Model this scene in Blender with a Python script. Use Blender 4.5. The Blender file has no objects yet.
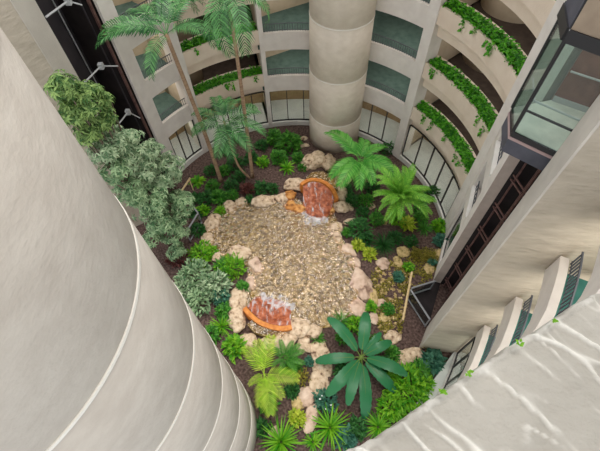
import bpy, bmesh, math, random
from mathutils import Vector, Matrix, noise
random.seed(11)
GREEN_E, BROWN_E, EXPO = 44, 18, 0.37
RA, RB = 41.0, 43.2
S = bpy.context.scene
COL = S.collection
R_ = math.radians

# ------------------------------------------------------------------ camera geometry
F, PITCH, ROLL, H = 400.0, 0.57525917, -0.03831315, 18.9
def ray(px, py):
    x = (px-300)/F; y = -(py-225.5)/F
    c, s = math.cos(ROLL), math.sin(ROLL)
    x, y = c*x-s*y, s*x+c*y
    sp, cp = math.sin(PITCH), math.cos(PITCH)
    return Vector((x, sp+y*cp, -cp+y*sp))
def at(px, py, z=0.0):                        # point of the place at height z
    d = ray(px, py); t = (z-H)/d.z
    return Vector((d.x*t, d.y*t, z))
def at_r(px, py, r):                          # point at horizontal distance r
    d = ray(px, py); t = r/math.hypot(d.x, d.y)
    return Vector((d.x*t, d.y*t, H+d.z*t))
CX, CY, RR = -0.312, 12.086, 8.32             # the round court
def ring(R, az, z=0.0):
    a = R_(az); return Vector((CX+R*math.sin(a), CY+R*math.cos(a), z))

# ------------------------------------------------------------------ materials
def lin(c):
    return tuple(((v/255)/12.92 if v/255 <= .04045 else ((v/255+.055)/1.055)**2.4) for v in c)+(1.0,)
def newmat(name):
    m = bpy.data.materials.new(name); m.use_nodes = True
    nt = m.node_tree; nt.nodes.clear()
    out = nt.nodes.new('ShaderNodeOutputMaterial')
    return m, nt, out
def N(nt, t, **kw):
    n = nt.nodes.new(t)
    for k, v in kw.items():
        if k in n.inputs: n.inputs[k].default_value = v
        else: setattr(n, k, v)
    return n
def ramp(nt, stops):
    r = nt.nodes.new('ShaderNodeValToRGB')
    e = r.color_ramp.elements
    while len(e) < len(stops): e.new(.5)
    for i, (p, c) in enumerate(stops): e[i].position = p; e[i].color = lin(c)
    return r
def surf(name, stops, scale=4.0, rough=.8, bump=.0, bscale=12.0, stretch=(1,1,1), detail=5, spec=.3, metal=0.0, bdist=.03):
    """noise-coloured surface with noise bump"""
    m, nt, out = newmat(name)
    b = N(nt, 'ShaderNodeBsdfPrincipled', Roughness=rough, Metallic=metal)
    b.inputs['Specular IOR Level'].default_value = spec
    tc = N(nt, 'ShaderNodeTexCoord'); mp = N(nt, 'ShaderNodeMapping')
    mp.inputs['Scale'].default_value = stretch
    geo = N(nt, 'ShaderNodeNewGeometry')
    nt.links.new(geo.outputs['Position'], mp.inputs['Vector'])
    if len(stops) == 1: b.inputs['Base Color'].default_value = lin(stops[0][1])
    else:
        n1 = N(nt, 'ShaderNodeTexNoise', Scale=scale, Detail=detail)
        nt.links.new(mp.outputs[0], n1.inputs['Vector'])
        rp = ramp(nt, stops); nt.links.new(n1.outputs['Fac'], rp.inputs[0])
        nt.links.new(rp.outputs[0], b.inputs['Base Color'])
    if bump:
        n2 = N(nt, 'ShaderNodeTexNoise', Scale=bscale, Detail=6.0)
        nt.links.new(mp.outputs[0], n2.inputs['Vector'])
        bp = N(nt, 'ShaderNodeBump', Strength=bump, Distance=bdist)
        nt.links.new(n2.outputs['Fac'], bp.inputs['Height'])
        nt.links.new(bp.outputs[0], b.inputs['Normal'])
    nt.links.new(b.outputs[0], out.inputs[0])
    return m
def leafmat(name, dark, light, trans=.3, rough=.45, stripe=None):
    """each leaf gets its own shade between dark and light"""
    m, nt, out = newmat(name)
    geo = N(nt, 'ShaderNodeNewGeometry')
    rp = ramp(nt, [(0, dark), (1, light)])
    nt.links.new(geo.outputs['Random Per Island'], rp.inputs[0])
    b = N(nt, 'ShaderNodeBsdfPrincipled', Roughness=rough); b.inputs['Specular IOR Level'].default_value = .35
    t = N(nt, 'ShaderNodeBsdfTranslucent')
    nt.links.new(rp.outputs[0], b.inputs['Base Color']); nt.links.new(rp.outputs[0], t.inputs['Color'])
    mx = N(nt, 'ShaderNodeMixShader'); mx.inputs[0].default_value = trans
    nt.links.new(b.outputs[0], mx.inputs[1]); nt.links.new(t.outputs[0], mx.inputs[2])
    nt.links.new(mx.outputs[0], out.inputs[0])
    return m
def glassmat(name, tint, gloss=.16, rough=.03):
    m, nt, out = newmat(name)
    t = N(nt, 'ShaderNodeBsdfTransparent'); t.inputs[0].default_value = lin(tint)
    g = N(nt, 'ShaderNodeBsdfGlossy', Roughness=rough)
    mx = N(nt, 'ShaderNodeMixShader')
    lw = N(nt, 'ShaderNodeLayerWeight')
    pw = N(nt, 'ShaderNodeMath', operation='POWER'); pw.inputs[1].default_value = 5.0
    nt.links.new(lw.outputs['Facing'], pw.inputs[0])
    ad = N(nt, 'ShaderNodeMath', operation='ADD'); ad.inputs[1].default_value = gloss; ad.use_clamp = True
    nt.links.new(pw.outputs[0], ad.inputs[0]); nt.links.new(ad.outputs[0], mx.inputs[0])
    nt.links.new(t.outputs[0], mx.inputs[1]); nt.links.new(g.outputs[0], mx.inputs[2])
    nt.links.new(mx.outputs[0], out.inputs[0])
    return m
M = {}
M['plaster'] = surf('pale plaster', [(.3,(192,184,175)),(.7,(208,200,190))], 1.2, .85, .35, 26, spec=.2)
M['pillar'] = surf('grey white plaster', [(.3,(218,209,202)),(.7,(230,222,215))], 2, .85, .25, 30, spec=.2)
M['cream'] = surf('cream plaster', [(.3,(222,203,184)),(.7,(233,216,198))], 1.5, .85, .3, 24, spec=.2)
M['column'] = surf('round column plaster', [(.3,(190,180,169)),(.7,(203,194,183))], 2.2, .85, .55, 9, stretch=(1,1,1.5), spec=.2)
M['column_far'] = surf('cream round column plaster', [(.3,(212,199,183)),(.7,(225,213,198))], 2.2, .85, .55, 9, stretch=(1,1,1.5), spec=.2)
M['groove'] = surf('white joint band', [(0,(236,230,220))], rough=.7)
M['trowel'] = surf('trowelled tan plaster', [(.25,(176,164,148)),(.75,(198,186,169))], 1.6, .9, .8, 3.2, stretch=(1,1,3.0), spec=.15, bdist=.06)
M['ledge'] = surf('coarse white stucco', [(.25,(170,166,158)),(.75,(190,186,178))], 3, .5, .8, 60, spec=.4, bdist=.006)
M['jamb'] = surf('pinkish beige plaster', [(.3,(182,166,156)),(.7,(196,180,170))], 3, .85, .3, 20)
M['kerb'] = surf('white kerb paint', [(.3,(218,214,208)),(.7,(230,226,220))], 3, .7)
M['soil'] = surf('bark mulch', [(.3,(62,46,42)),(.5,(98,78,72)),(.72,(128,106,98))], 9, .95, 1.0, 22, detail=8, bdist=.06)
M['green_carpet'] = surf('green carpet', [(.3,(66,86,80)),(.7,(84,104,97))], 3, .95)
M['teal_carpet'] = surf('teal carpet', [(.3,(44,92,86)),(.7,(60,112,104))], 2, .95)
M['brown_carpet'] = surf('brown carpet', [(.3,(58,48,42)),(.7,(76,64,56))], 3, .95)
M['beige_wall'] = surf('beige corridor wall', [(.3,(176,160,138)),(.7,(190,174,152))], 2, .85)
M['tile'] = surf('pale gallery floor', [(.3,(205,207,204)),(.7,(222,223,220))], 2, .5)
M['tan_wall'] = surf('tan gallery wall', [(.3,(158,128,96)),(.7,(176,146,112))], 3, .8)
M['dark_frame'] = surf('dark bronze frame', [(0,(40,38,40))], rough=.45, spec=.4)
M['rail'] = surf('dark grey railing paint', [(0,(78,80,86))], rough=.5)
M['slate'] = surf('slate blue panel', [(.3,(74,74,84)),(.7,(88,88,98))], 3, .5)
M['pink_trim'] = surf('dusty pink trim', [(0,(176,150,148))], rough=.5)
M['tan_panel'] = surf('tan cab panel', [(.3,(156,138,120)),(.7,(172,154,134))], 3, .6)
M['brown_panel'] = surf('brown wood panel', [(.3,(116,74,58)),(.7,(140,94,76))], 4, .5)
M['cab_floor'] = surf('pale marble floor', [(.3,(196,198,192)),(.7,(222,222,214))], 3, .35)
M['shaft'] = surf('dark shaft lining', [(.3,(30,25,27)),(.7,(50,42,43))], 1.5, .8)
M['shaft_panel'] = surf('dark violet shaft panel', [(.3,(44,40,44)),(.7,(62,56,60))], 1.2, .55)
M['rust_rail'] = surf('red brown guide rail', [(.3,(88,62,58)),(.7,(124,92,86))], 5, .55)
M['bracket'] = surf('pale grey bracket steel', [(0,(190,190,192))], rough=.4)
M['guard'] = surf('grey guard frame', [(0,(150,150,154))], rough=.45)
M['handrail'] = surf('light timber', [(.3,(206,176,128)),(.7,(224,198,152))], 8, .6)
M['glass'] = glassmat('window glass', (236,240,238), .05)
M['cab_glass'] = glassmat('greenish lift glass', (230,239,235), .03)
M['guard_glass'] = glassmat('guard glass', (232,238,236), .05)
M['rock'] = surf('cream coral rock', [(.3,(120,92,74)),(.43,(208,180,150)),(.7,(240,218,192))], 5, .9, 1.0, 9, detail=8, bdist=.08)
M['pink_rock'] = surf('pinkish rock', [(.28,(138,108,92)),(.45,(208,178,156)),(.72,(232,208,188))], 3, .9, .9, 7, detail=8, bdist=.06)
M['wet_rock'] = surf('orange stained rock', [(.28,(110,66,36)),(.45,(196,128,62)),(.7,(226,172,104))], 5, .5, 1.0, 9, detail=8, bdist=.06)
M['moss_rock'] = surf('mossy tan rock', [(.3,(120,110,60)),(.45,(190,164,112)),(.7,(222,196,146))], 6, .9, 1.0, 9, detail=8, bdist=.06)
M['orange_rim'] = surf('orange mineral rim', [(.3,(196,112,46)),(.7,(226,150,74))], 6, .5, .6, 12)
M['rust_bowl'] = surf('rust stained cascade stone', [(.3,(112,52,30)),(.5,(164,84,50)),(.72,(200,124,90))], 5, .4, .9, 7, bdist=.06)
M['trunk'] = surf('palm trunk bark', [(.3,(142,112,88)),(.7,(184,154,126))], 3, .9, .7, 10, stretch=(1,1,4))
M['bark'] = surf('grey brown bark', [(.3,(96,84,72)),(.7,(134,120,104))], 6, .9, .6, 14)
M['stem'] = surf('green stem', [(0,(110,132,62))], rough=.6)

def ridge_rim_mat():
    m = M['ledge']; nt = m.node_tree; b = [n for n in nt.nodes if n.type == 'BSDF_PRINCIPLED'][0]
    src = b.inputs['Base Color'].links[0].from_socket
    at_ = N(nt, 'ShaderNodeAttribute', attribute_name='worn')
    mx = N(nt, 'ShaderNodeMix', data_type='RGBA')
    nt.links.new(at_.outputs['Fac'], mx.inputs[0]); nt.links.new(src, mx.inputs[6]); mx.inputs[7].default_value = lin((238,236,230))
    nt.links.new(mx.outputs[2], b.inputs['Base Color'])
ridge_rim_mat()
def water_mat():
    m, nt, out = newmat('rippled pond water')
    geo = N(nt, 'ShaderNodeNewGeometry')
    n1 = N(nt, 'ShaderNodeTexNoise', Scale=5.2, Detail=2.0, Roughness=.45, Distortion=.9)
    nt.links.new(geo.outputs['Position'], n1.inputs['Vector'])
    bp = N(nt, 'ShaderNodeBump', Strength=1.0, Distance=.12)
    nt.links.new(n1.outputs['Fac'], bp.inputs['Height'])
    t = N(nt, 'ShaderNodeBsdfTransparent'); t.inputs[0].default_value = lin((244,230,196))
    g = N(nt, 'ShaderNodeBsdfGlossy', Roughness=.04)
    nt.links.new(bp.outputs[0], g.inputs['Normal'])
    fr = N(nt, 'ShaderNodeFresnel', IOR=1.33); nt.links.new(bp.outputs[0], fr.inputs['Normal'])
    ad = N(nt, 'ShaderNodeMath', operation='ADD'); ad.inputs[1].default_value = .11
    nt.links.new(fr.outputs[0], ad.inputs[0])
    mx = N(nt, 'ShaderNodeMixShader'); nt.links.new(ad.outputs[0], mx.inputs[0])
    nt.links.new(t.outputs[0], mx.inputs[1]); nt.links.new(g.outputs[0], mx.inputs[2])
    nt.links.new(mx.outputs[0], out.inputs[0])
    return m
M['water'] = water_mat()
def gravel_mat(name, stops, scale):
    m, nt, out = newmat(name)
    geo = N(nt, 'ShaderNodeNewGeometry')
    v = N(nt, 'ShaderNodeTexVoronoi', Scale=scale)
    nt.links.new(geo.outputs['Position'], v.inputs['Vector'])
    sx = N(nt, 'ShaderNodeSeparateColor'); nt.links.new(v.outputs['Color'], sx.inputs[0])
    rp = ramp(nt, stops); nt.links.new(sx.outputs[0], rp.inputs[0])
    b = N(nt, 'ShaderNodeBsdfPrincipled', Roughness=.8)
    nt.links.new(rp.outputs[0], b.inputs['Base Color'])
    bp = N(nt, 'ShaderNodeBump', Strength=1.0, Distance=.05, invert=True)
    nt.links.new(v.outputs['Distance'], bp.inputs['Height']); nt.links.new(bp.outputs[0], b.inputs['Normal'])
    nt.links.new(b.outputs[0], out.inputs[0])
    return m
M['bed'] = gravel_mat('pond bed gravel', [(0,(96,76,30)),(.35,(144,120,62)),(.75,(172,148,92)),(1,(216,198,152))], 7)
def foam_mat(name, lo, hi, scale, stretch):
    m, nt, out = newmat(name)
    geo = N(nt, 'ShaderNodeNewGeometry'); mp = N(nt, 'ShaderNodeMapping'); mp.inputs['Scale'].default_value = stretch
    nt.links.new(geo.outputs['Position'], mp.inputs['Vector'])
    n1 = N(nt, 'ShaderNodeTexNoise', Scale=scale, Detail=4.0); nt.links.new(mp.outputs[0], n1.inputs['Vector'])
    mr = N(nt, 'ShaderNodeMapRange'); mr.inputs[1].default_value = lo; mr.inputs[2].default_value = hi
    nt.links.new(n1.outputs['Fac'], mr.inputs[0])
    t = N(nt, 'ShaderNodeBsdfTransparent')
    d = N(nt, 'ShaderNodeBsdfPrincipled', Roughness=.3); d.inputs['Base Color'].default_value = lin((246,246,248))
    mx = N(nt, 'ShaderNodeMixShader'); nt.links.new(mr.outputs[0], mx.inputs[0])
    nt.links.new(t.outputs[0], mx.inputs[1]); nt.links.new(d.outputs[0], mx.inputs[2])
    nt.links.new(mx.outputs[0], out.inputs[0])
    return m
M['sheet'] = foam_mat('thin falling water', .53, .92, 3.0, (2.2,.6,.6))
M['foam'] = foam_mat('white foam', .38, .95, 3.0, (1,1,1))
L = {}
L['ivy'] = leafmat('ivy leaf', (26,110,14), (112,200,46))
L['palm'] = leafmat('palm leaflet', (24,80,36), (106,164,96), .15)
L['palm_bright'] = leafmat('bright palm leaflet', (58,146,46), (132,204,92))
L['palm_yellow'] = leafmat('yellow green palm leaflet', (150,204,34), (224,244,96))
L['feather'] = leafmat('fine feathery leaflet', (76,156,46), (164,216,84))
L['banana'] = leafmat('broad blue green leaf', (30,96,56), (56,130,82), .2, .3)
L['grey'] = leafmat('grey green leaf', (88,126,86), (208,226,186))
L['grey_dark'] = leafmat('dull green leaf', (72,116,74), (186,212,164))
L['lime'] = leafmat('lime tree leaf', (52,96,42), (168,198,118))
L['dark'] = leafmat('dark green leaf', (28,78,34), (72,134,62))
L['mid'] = leafmat('mid green leaf', (44,112,32), (104,172,62))
L['bright'] = leafmat('bright green leaf', (62,146,20), (150,206,50))
L['yellow'] = leafmat('yellow green leaf', (140,170,30), (214,222,84))
L['blue'] = leafmat('blue green leaf', (46,104,84), (96,150,122))
L['maroon'] = leafmat('maroon leaf', (78,40,38), (128,74,66))
L['moss'] = leafmat('moss tuft', (96,98,28), (176,160,66))
L['white'] = leafmat('white petal', (230,234,230), (250,250,250))

# ------------------------------------------------------------------ mesh builder
class MB:
    def __init__(s): s.v = []; s.f = []
    def add(s, vs, fs):
        b = len(s.v); s.v += [Vector(v) for v in vs]; s.f += [tuple(i+b for i in f) for f in fs]; return s
    def box(s, lo, hi):
        x0,y0,z0 = lo; x1,y1,z1 = hi
        return s.add([(x0,y0,z0),(x1,y0,z0),(x1,y1,z0),(x0,y1,z0),(x0,y0,z1),(x1,y0,z1),(x1,y1,z1),(x0,y1,z1)],
                     [(0,3,2,1),(4,5,6,7),(0,1,5,4),(1,2,6,5),(2,3,7,6),(3,0,4,7)])
    def prism(s, pts, z0, z1):
        n = len(pts); a = sum(pts[i][0]*pts[(i+1)%n][1]-pts[(i+1)%n][0]*pts[i][1] for i in range(n))
        if a < 0: pts = list(reversed(pts))
        vs = [(p[0],p[1],z0) for p in pts]+[(p[0],p[1],z1) for p in pts]
        fs = [tuple(reversed(range(n))), tuple(range(n,2*n))]+[(i,(i+1)%n,n+(i+1)%n,n+i) for i in range(n)]
        return s.add(vs, fs)
    def arc(s, R0, R1, a0, a1, z0, z1, n=0, zfun=None):
        n = n or max(2, int(abs(a1-a0)/1.5))
        vs, fs = [], []
        for i in range(n+1):
            a = a0+(a1-a0)*i/n
            for R, z in ((R0,z0),(R1,z0),(R1,z1),(R0,z1)): vs.append(ring(R,a,z))
        for i in range(n):
            for k in range(4):
                fs.append((4*i+k, 4*i+4+k, 4*i+4+(k+1)%4, 4*i+(k+1)%4))
        fs.append((0,1,2,3)); fs.append((4*n+3,4*n+2,4*n+1,4*n))
        return s.add(vs, fs)
    def sweep(s, pts, off, z0, z1):
        """wall of thickness off along a plan polyline (off to the right of travel)"""
        n = len(pts); vs, fs = [], []
        P = [Vector((p[0],p[1])) for p in pts]
        for i in range(n):
            d = (P[min(i+1,n-1)]-P[max(i-1,0)]).normalized(); nn = Vector((d.y,-d.x))
            q = P[i]+nn*off
            for (x,y),z in ((P[i],z0),(q,z0),(q,z1),(P[i],z1)): vs.append((x,y,z))
        for i in range(n-1):
            for k in range(4): fs.append((4*i+k,4*i+4+k,4*i+4+(k+1)%4,4*i+(k+1)%4))
        fs.append((0,1,2,3)); m = 4*(n-1); fs.append((m+3,m+2,m+1,m))
        return s.add(vs, fs)
    def tube(s, pts, rad, n=8, cap=True):
        pts = [Vector(p) for p in pts]; rads = rad if isinstance(rad,(list,tuple)) else [rad]*len(pts)
        vs, fs = [], []; ref = Vector((0,0,1))
        for i, p in enumerate(pts):
            d = (pts[min(i+1,len(pts)-1)]-pts[max(i-1,0)]).normalized()
            if abs(d.dot(ref)) > .95: ref = Vector((1,0,0))
            u = d.cross(ref).normalized(); w = d.cross(u)
            for k in range(n):
                a = 2*math.pi*k/n; vs.append(p+(u*math.cos(a)+w*math.sin(a))*rads[i])
        for i in range(len(pts)-1):
            for k in range(n): fs.append((i*n+k,i*n+(k+1)%n,(i+1)*n+(k+1)%n,(i+1)*n+k))
        if cap:
            fs.append(tuple(reversed(range(n)))); m = (len(pts)-1)*n; fs.append(tuple(range(m,m+n)))
        return s.add(vs, fs)
    def lathe(s, c, prof, n=64):
        vs, fs = [], []
        for r, z in prof:
            for k in range(n):
                a = 2*math.pi*k/n; vs.append((c[0]+r*math.cos(a), c[1]+r*math.sin(a), z))
        for i in range(len(prof)-1):
            for k in range(n): fs.append((i*n+k,i*n+(k+1)%n,(i+1)*n+(k+1)%n,(i+1)*n+k))
        fs.append(tuple(reversed(range(n)))); m = (len(prof)-1)*n; fs.append(tuple(range(m,m+n)))
        return s.add(vs, fs)
    def leaf(s, p, d, up, ln, wd, fold=.25, droop=.2):
        """one folded leaf blade of four triangles"""
        d = d.normalized(); side = d.cross(up)
        if side.length < 1e-3: side = d.cross(Vector((1,0,0)))
        side.normalize(); u = side.cross(d).normalized()
        mid = p+d*ln*.48+u*(-.04*ln); tip = p+d*ln-u*(droop*ln)
        l = p+d*ln*.42+side*wd*.5+u*(fold*wd*.5); r = p+d*ln*.42-side*wd*.5+u*(fold*wd*.5)
        return s.add([p,l,mid,r,tip], [(0,2,1),(0,3,2),(1,2,4),(2,3,4)])
    def strap(s, p, az, el, ln, wd, bend=1.2, n=4, fold=.15):
        """a strap leaf that rises at el and bends over"""
        vs, fs = [], []; q = Vector(p); e = el; h = Vector((math.cos(az),math.sin(az),0)); sd = Vector((-math.sin(az),math.cos(az),0))
        for i in range(n+1):
            t = i/n; w = wd*(.55+1.2*t*(1-t)*1.6)*(1-t**3) + .004
            u = h*(-math.sin(e))+Vector((0,0,math.cos(e)))
            vs += [q+sd*w*.5+u*fold*w, q, q-sd*w*.5+u*fold*w]
            q = q+(h*math.cos(e)+Vector((0,0,math.sin(e))))*ln/n; e -= bend/n
        for i in range(n):
            b = 3*i; fs += [(b,b+1,b+4,b+3),(b+1,b+2,b+5,b+4)]
        return s.add(vs, fs)
    def build(s, name, mat, parent=None, smooth=False, loc=None):
        me = bpy.data.meshes.new(name); me.from_pydata([tuple(v) for v in s.v], [], s.f); me.validate()
        bm = bmesh.new(); bm.from_mesh(me); bmesh.ops.recalc_face_normals(bm, faces=bm.faces); bm.to_mesh(me); bm.free()
        if smooth:
            for p in me.polygons: p.use_smooth = True
        me.materials.append(mat)
        return link(name, me, parent, loc)
def link(name, me, parent=None, loc=None):
    o = bpy.data.objects.new(name, me); COL.objects.link(o)
    if parent is not None: o.parent = parent
    if loc is not None: o.location = loc
    return o
def tag(o, label, cat, group=None, kind=None):
    o['label'] = label; o['category'] = cat
    if group: o['group'] = group
    if kind: o['kind'] = kind
    return o
def thing(name, label, cat, loc=(0,0,0), group=None):
    o = bpy.data.objects.new(name, None); COL.objects.link(o); o.location = loc; o.empty_display_size = .2
    return tag(o, label, cat, group)
def struct(o, label=None):
    o['kind'] = 'structure'
    if label: o['label'] = label
    return o

# ------------------------------------------------------------------ ground, pond
mb = MB(); n = 48
mb.prism([(CX+13.5*math.cos(2*math.pi*i/n), CY-1.5+15*math.sin(2*math.pi*i/n)) for i in range(n)], -.3, 0)
struct(mb.build('floor', M['soil']), 'dark mulch planting bed of the court')
pond_px = [(212,215),(222,205),(240,203),(262,205),(285,203),(296,200),(304,206),(312,216),(322,220),(331,212),(336,222),
           (340,238),(351,258),(357,285),(352,312),(330,324),(300,328),(288,322),(262,318),(247,303),(250,285),(248,266),(238,254),(222,256),(208,252),(207,235)]
pp = [at(x,y,.06) for x,y in pond_px]; pc = sum(pp, Vector())/len(pp)
pp = [pc+(p-pc)*1.03 for p in pp]
struct(MB().prism([(p.x,p.y) for p in pp], -.05, .03).build('pond_floor', M['bed']), 'brown gravel bed of the pond')
w = MB().add([(p.x,p.y,.16) for p in pp], [tuple(range(len(pp)))]).build('pond_water', M['water'])
struct(w, 'rippled shallow pond water over brown gravel')

# ------------------------------------------------------------------ the round facade
LEV = [0, 3.05, 5.78, 8.51, 11.24]            # carpet levels
TOPZ = 15.5
def slab(name, a0, a1, R0, R1, zt, m, th=.22):
    return struct(MB().arc(R0, R1, a0, a1, zt-th, zt).build(name, m))
BAYS = {'west': (-57.5,-43.0), 'northwest': (-40.5,-9.6), 'north': (-9.6,16), 'northeast': (26,51.5), 'east': (53,91.5)}
for nm, (a0,a1) in BAYS.items():
    kind = nm in ('northwest','east')
    for k in (1,2,3,4):
        slab('floor_%s' % nm, a0-1.5, a1+1.5, 8.5 if not kind else 9.05, 13.0, LEV[k], M['brown_carpet'] if kind else M['green_carpet'])
    struct(MB().arc(8.45, 13.0, a0-1.5, a1+1.5, 0, .3).build('floor_gallery', M['tile']))
    struct(MB().arc(10.5, 10.6, a0-1.5, a1+1.5, .3, LEV[1]-.22).build('wall_gallery', M['tan_wall']))
struct(MB().arc(13.0, 13.2, -62, 92, 0, TOPZ).build('wall_north', M['beige_wall']))
for a_ in (-57.3,-41.6,-9.6,52.0):
    struct(MB().arc(9.1,13.0,a_-.6,a_+.6,0,TOPZ,2).build('wall_partition', M['beige_wall']))
# corridor back walls behind the railed bays
def wall_line(name, p, q, z0, z1, m=None, th=.15):
    p = Vector(p); q = Vector(q)
    return struct(MB().sweep([p,q], th, z0, z1).build(name, m or M['beige_wall']))
for k in (1,2,3):
    wall_line('wall_corridor_north', (-2.1,23.38), (1.9,25.35), LEV[k], LEV[k+1]-.22)
    wall_line('wall_corridor_west', (-9.6,19.55), (-6.3,21.4), LEV[k], LEV[k+1]-.22)
for c_, nm in (((10.45,18.65),'east'), ((-8.35,20.1),'northwest')):
    pass
# ground floor glazing: one window per bay with its panes and bars
def window(num, a0, a1, nb, label):
    w = bpy.data.objects.new('window_%d' % num, None); COL.objects.link(w); w['kind'] = 'structure'; w['label'] = label
    z0, z1 = .42, 2.80
    MB().arc(8.33,8.40,a0,a1,.35,.42).build('bottom_bar', M['dark_frame'], w)
    MB().arc(8.40,8.46,a0,a1,2.74,2.80).build('top_bar', M['dark_frame'], w)
    for i in range(nb+1):
        a = a0+(a1-a0)*i/nb; da = .16
        MB().arc(8.32,8.41,a-da,a+da,z0,z1,2).build('mullion', M['dark_frame'], w)
        if i < nb:
            b = a0+(a1-a0)*(i+1)/nb
            MB().arc(8.36,8.37,a+da,b-da,z0,z1,6).build('pane', M['glass'], w)
window(1,-56.2,-43.6,3,'ground floor glazing between the left lift and the first pillar')
window(2,-39.4,-10.8,5,'ground floor glazing behind the tall palms')
window(3,-8.6,13,3,'ground floor glazing left of the round column')
window(4,29,50.0,3,'ground floor glazing right of the round column')
window(5,54.4,90.2,5,'ground floor glazing below the ivy planters on the right')
for i,(a0,a1) in enumerate(((-57,-43.3),(-39.8,-10.2),(-9,15),(26,50.5),(53.8,91))):
    struct(MB().arc(8.22,8.45,a0,a1,0,.35).build('trim_%d' % (i+1), M['kerb']), 'white kerb under the ground floor glazing')
# pillars
def pillar(a0, a1, label, R0=8.2, R1=8.95, z1=TOPZ, m='pillar'):
    return tag(MB().arc(R0,R1,a0,a1,0,z1,2).build('pillar', M[m]), label, 'pillar')
pillar(-61.5,-56.5,'broad pale pillar beside the dark left lift shaft', 8.3, 9.2)
pillar(-43.3,-39.8,'pale pillar behind the leaning palm trunk', 8.2, 9.1)
pillar(-10.5,-8.75,'slim pale pillar between the left planters and the railed balconies beside the round column', 8.2, 9.1)
pillar(50.2,53.9,'pale pillar between the ivy planters and the railed balconies right of the round column', 8.2, 9.1)
pillar(90.5,94.6,'pale fin pillar between the ivy planters and the glass lift', 8.3, 9.3)
# round column with joint bands
def round_column(c, r, zs, top, label, cm='column'):
    t = thing('round_column', label, 'column', (c[0],c[1],0))
    prof = [(r,-.05)]
    for z in zs: prof += [(r,z-.05),(r-.025,z-.03),(r-.025,z+.03),(r,z+.05)]
    prof.append((r,top))
    MB().lathe((0,0), prof, 96).build('shaft', M[cm], t, True)
    for z in zs:
        MB().lathe((0,0), [(r-.03,z-.035),(r+.014,z-.03),(r+.014,z+.03),(r-.03,z+.035)], 96).build('joint_band', M['groove'], t)
    return t
round_column((2.438,19.23), 1.592, [2.19,5.19,8.19,11.2], TOPZ, 'round cream column with joint rings standing behind the upper waterfall', 'column_far')
round_column((-4.7016,2.0393), 2.5622, [2.13,5.13,8.13,11.13,14.13,17.13], 21.5, 'huge round plaster column filling the left side nearest the viewer')

# parapets and railings
def railing(t, pts_fn, n, z0, h, pr=.015, rr=.022):
    """rails and pickets along pts_fn(0..1)"""
    k = 14; line = [pts_fn(i/k) for i in range(k+1)]
    MB().tube([Vector((p.x,p.y,z0+h)) for p in line], rr, 6).build('top_rail', M['rail'], t)
    MB().tube([Vector((p.x,p.y,z0+.06)) for p in line], .014, 6).build('bottom_rail', M['rail'], t)
    me = None
    for i in range(n):
        p = pts_fn((i+.5)/n)
        if me is None:
            o = MB().tube([(0,0,0),(0,0,h)], pr, 5).build('picket', M['rail'], t); me = o.data
        else: o = link('picket', me, t)
        o.location = (p.x,p.y,z0)
FL = {1:'first floor',2:'second floor',3:'third floor',4:'fourth floor'}
PZ = {1:(2.78,3.82),2:(5.52,6.54),3:(8.25,9.27),4:(10.98,12.0)}
def bay_parapet(a0, a1, k, where, n, cm='pillar'):
    z0, z1 = PZ[k]
    tag(MB().arc(8.32,8.50,a0,a1,z0,z1).build('balcony_parapet', M[cm]), 'pale curved parapet, %s balcony %s' % (FL[k], where), 'parapet', 'curved balcony parapets')
    t = thing('railing', 'dark picket railing on the %s balcony parapet %s' % (FL[k], where), 'railing', (0,0,0), 'balcony railings')
    railing(t, lambda u: ring(8.47, a0+(a1-a0)*(.01+.98*u)), n, z1, .42)
for k in (1,2,3):
    bay_parapet(-56.5,-43.3,k,'beside the left lift',16)
    bay_parapet(-8.75,14,k,'left of the round column',24)
    bay_parapet(27,50.2,k,'right of the round column',26)
# planters
def planter(a0, a1, k, where):
    z1 = {1:4.06,2:6.77,3:9.52,4:12.25}[k]; zb = z1-.80
    t = thing('balcony_planter', 'long curved cream planter trough, %s %s' % (FL[k], where), 'planter', (0,0,0), 'curved balcony planters')
    MB().arc(8.30,8.42,a0,a1,zb,z1).build('front_wall', M['cream'], t)
    MB().arc(9.02,9.14,a0,a1,zb,z1+.08).build('rear_wall', M['cream'], t)
    MB().arc(8.42,9.02,a0,a1,zb,zb+.15).build('bottom', M['cream'], t)
    MB().arc(8.42,9.02,a0,a1,zb+.15,z1-.14).build('soil', M['soil'], t)
    struct(MB().arc(8.58,9.05,a0,a1,zb-.66,zb).build('trim_beam', M['cream']))
    return z1
def ivy(a0, a1, z, n, label, seed):
    rnd = random.Random(seed); mb = MB()
    hang = [rnd.uniform(a0+1,a1-1) for _ in range(max(2,int((a1-a0)/7)))]
    for i in range(n):
        a = rnd.uniform(a0+.3,a1-.3); R = rnd.uniform(8.38,9.0)
        hump = .10+.08*noise.noise((a*.35,R*2,seed))
        p = ring(R,a,z-.08+rnd.uniform(0,hump+.14))
        th = rnd.uniform(0,2*math.pi); d = Vector((math.cos(th),math.sin(th),rnd.uniform(-.3,.7)))
        mb.leaf(p, d, Vector((rnd.uniform(-.3,.3),rnd.uniform(-.3,.3),1)), rnd.uniform(.12,.2), rnd.uniform(.09,.14))
    for a in hang:
        ln = rnd.uniform(.15,.6)
        for i in range(int(30*ln)+8):
            t = rnd.random(); p = ring(8.27-rnd.uniform(0,.1),a+rnd.gauss(0,.5)*(1.1-t),z+.06-ln*t)
            th = rnd.uniform(0,2*math.pi)
            mb.leaf(p, Vector((math.cos(th)*.6,math.sin(th)*.6,-.5)), ring(1,a)-Vector((CX,CY,0))*1.0+Vector((0,0,.3)), .13, .1)
    return tag(mb.build('trailing_ivy', L['ivy']), label, 'ivy', None, 'stuff')
for k in (1,2,3,4):
    z = planter(53.9,90.5,k,'between the pillar and the fin on the right')
    ivy(54.2,90.2,z,1700,'green ivy spilling from the %s planter on the right' % FL[k],k)
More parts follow.
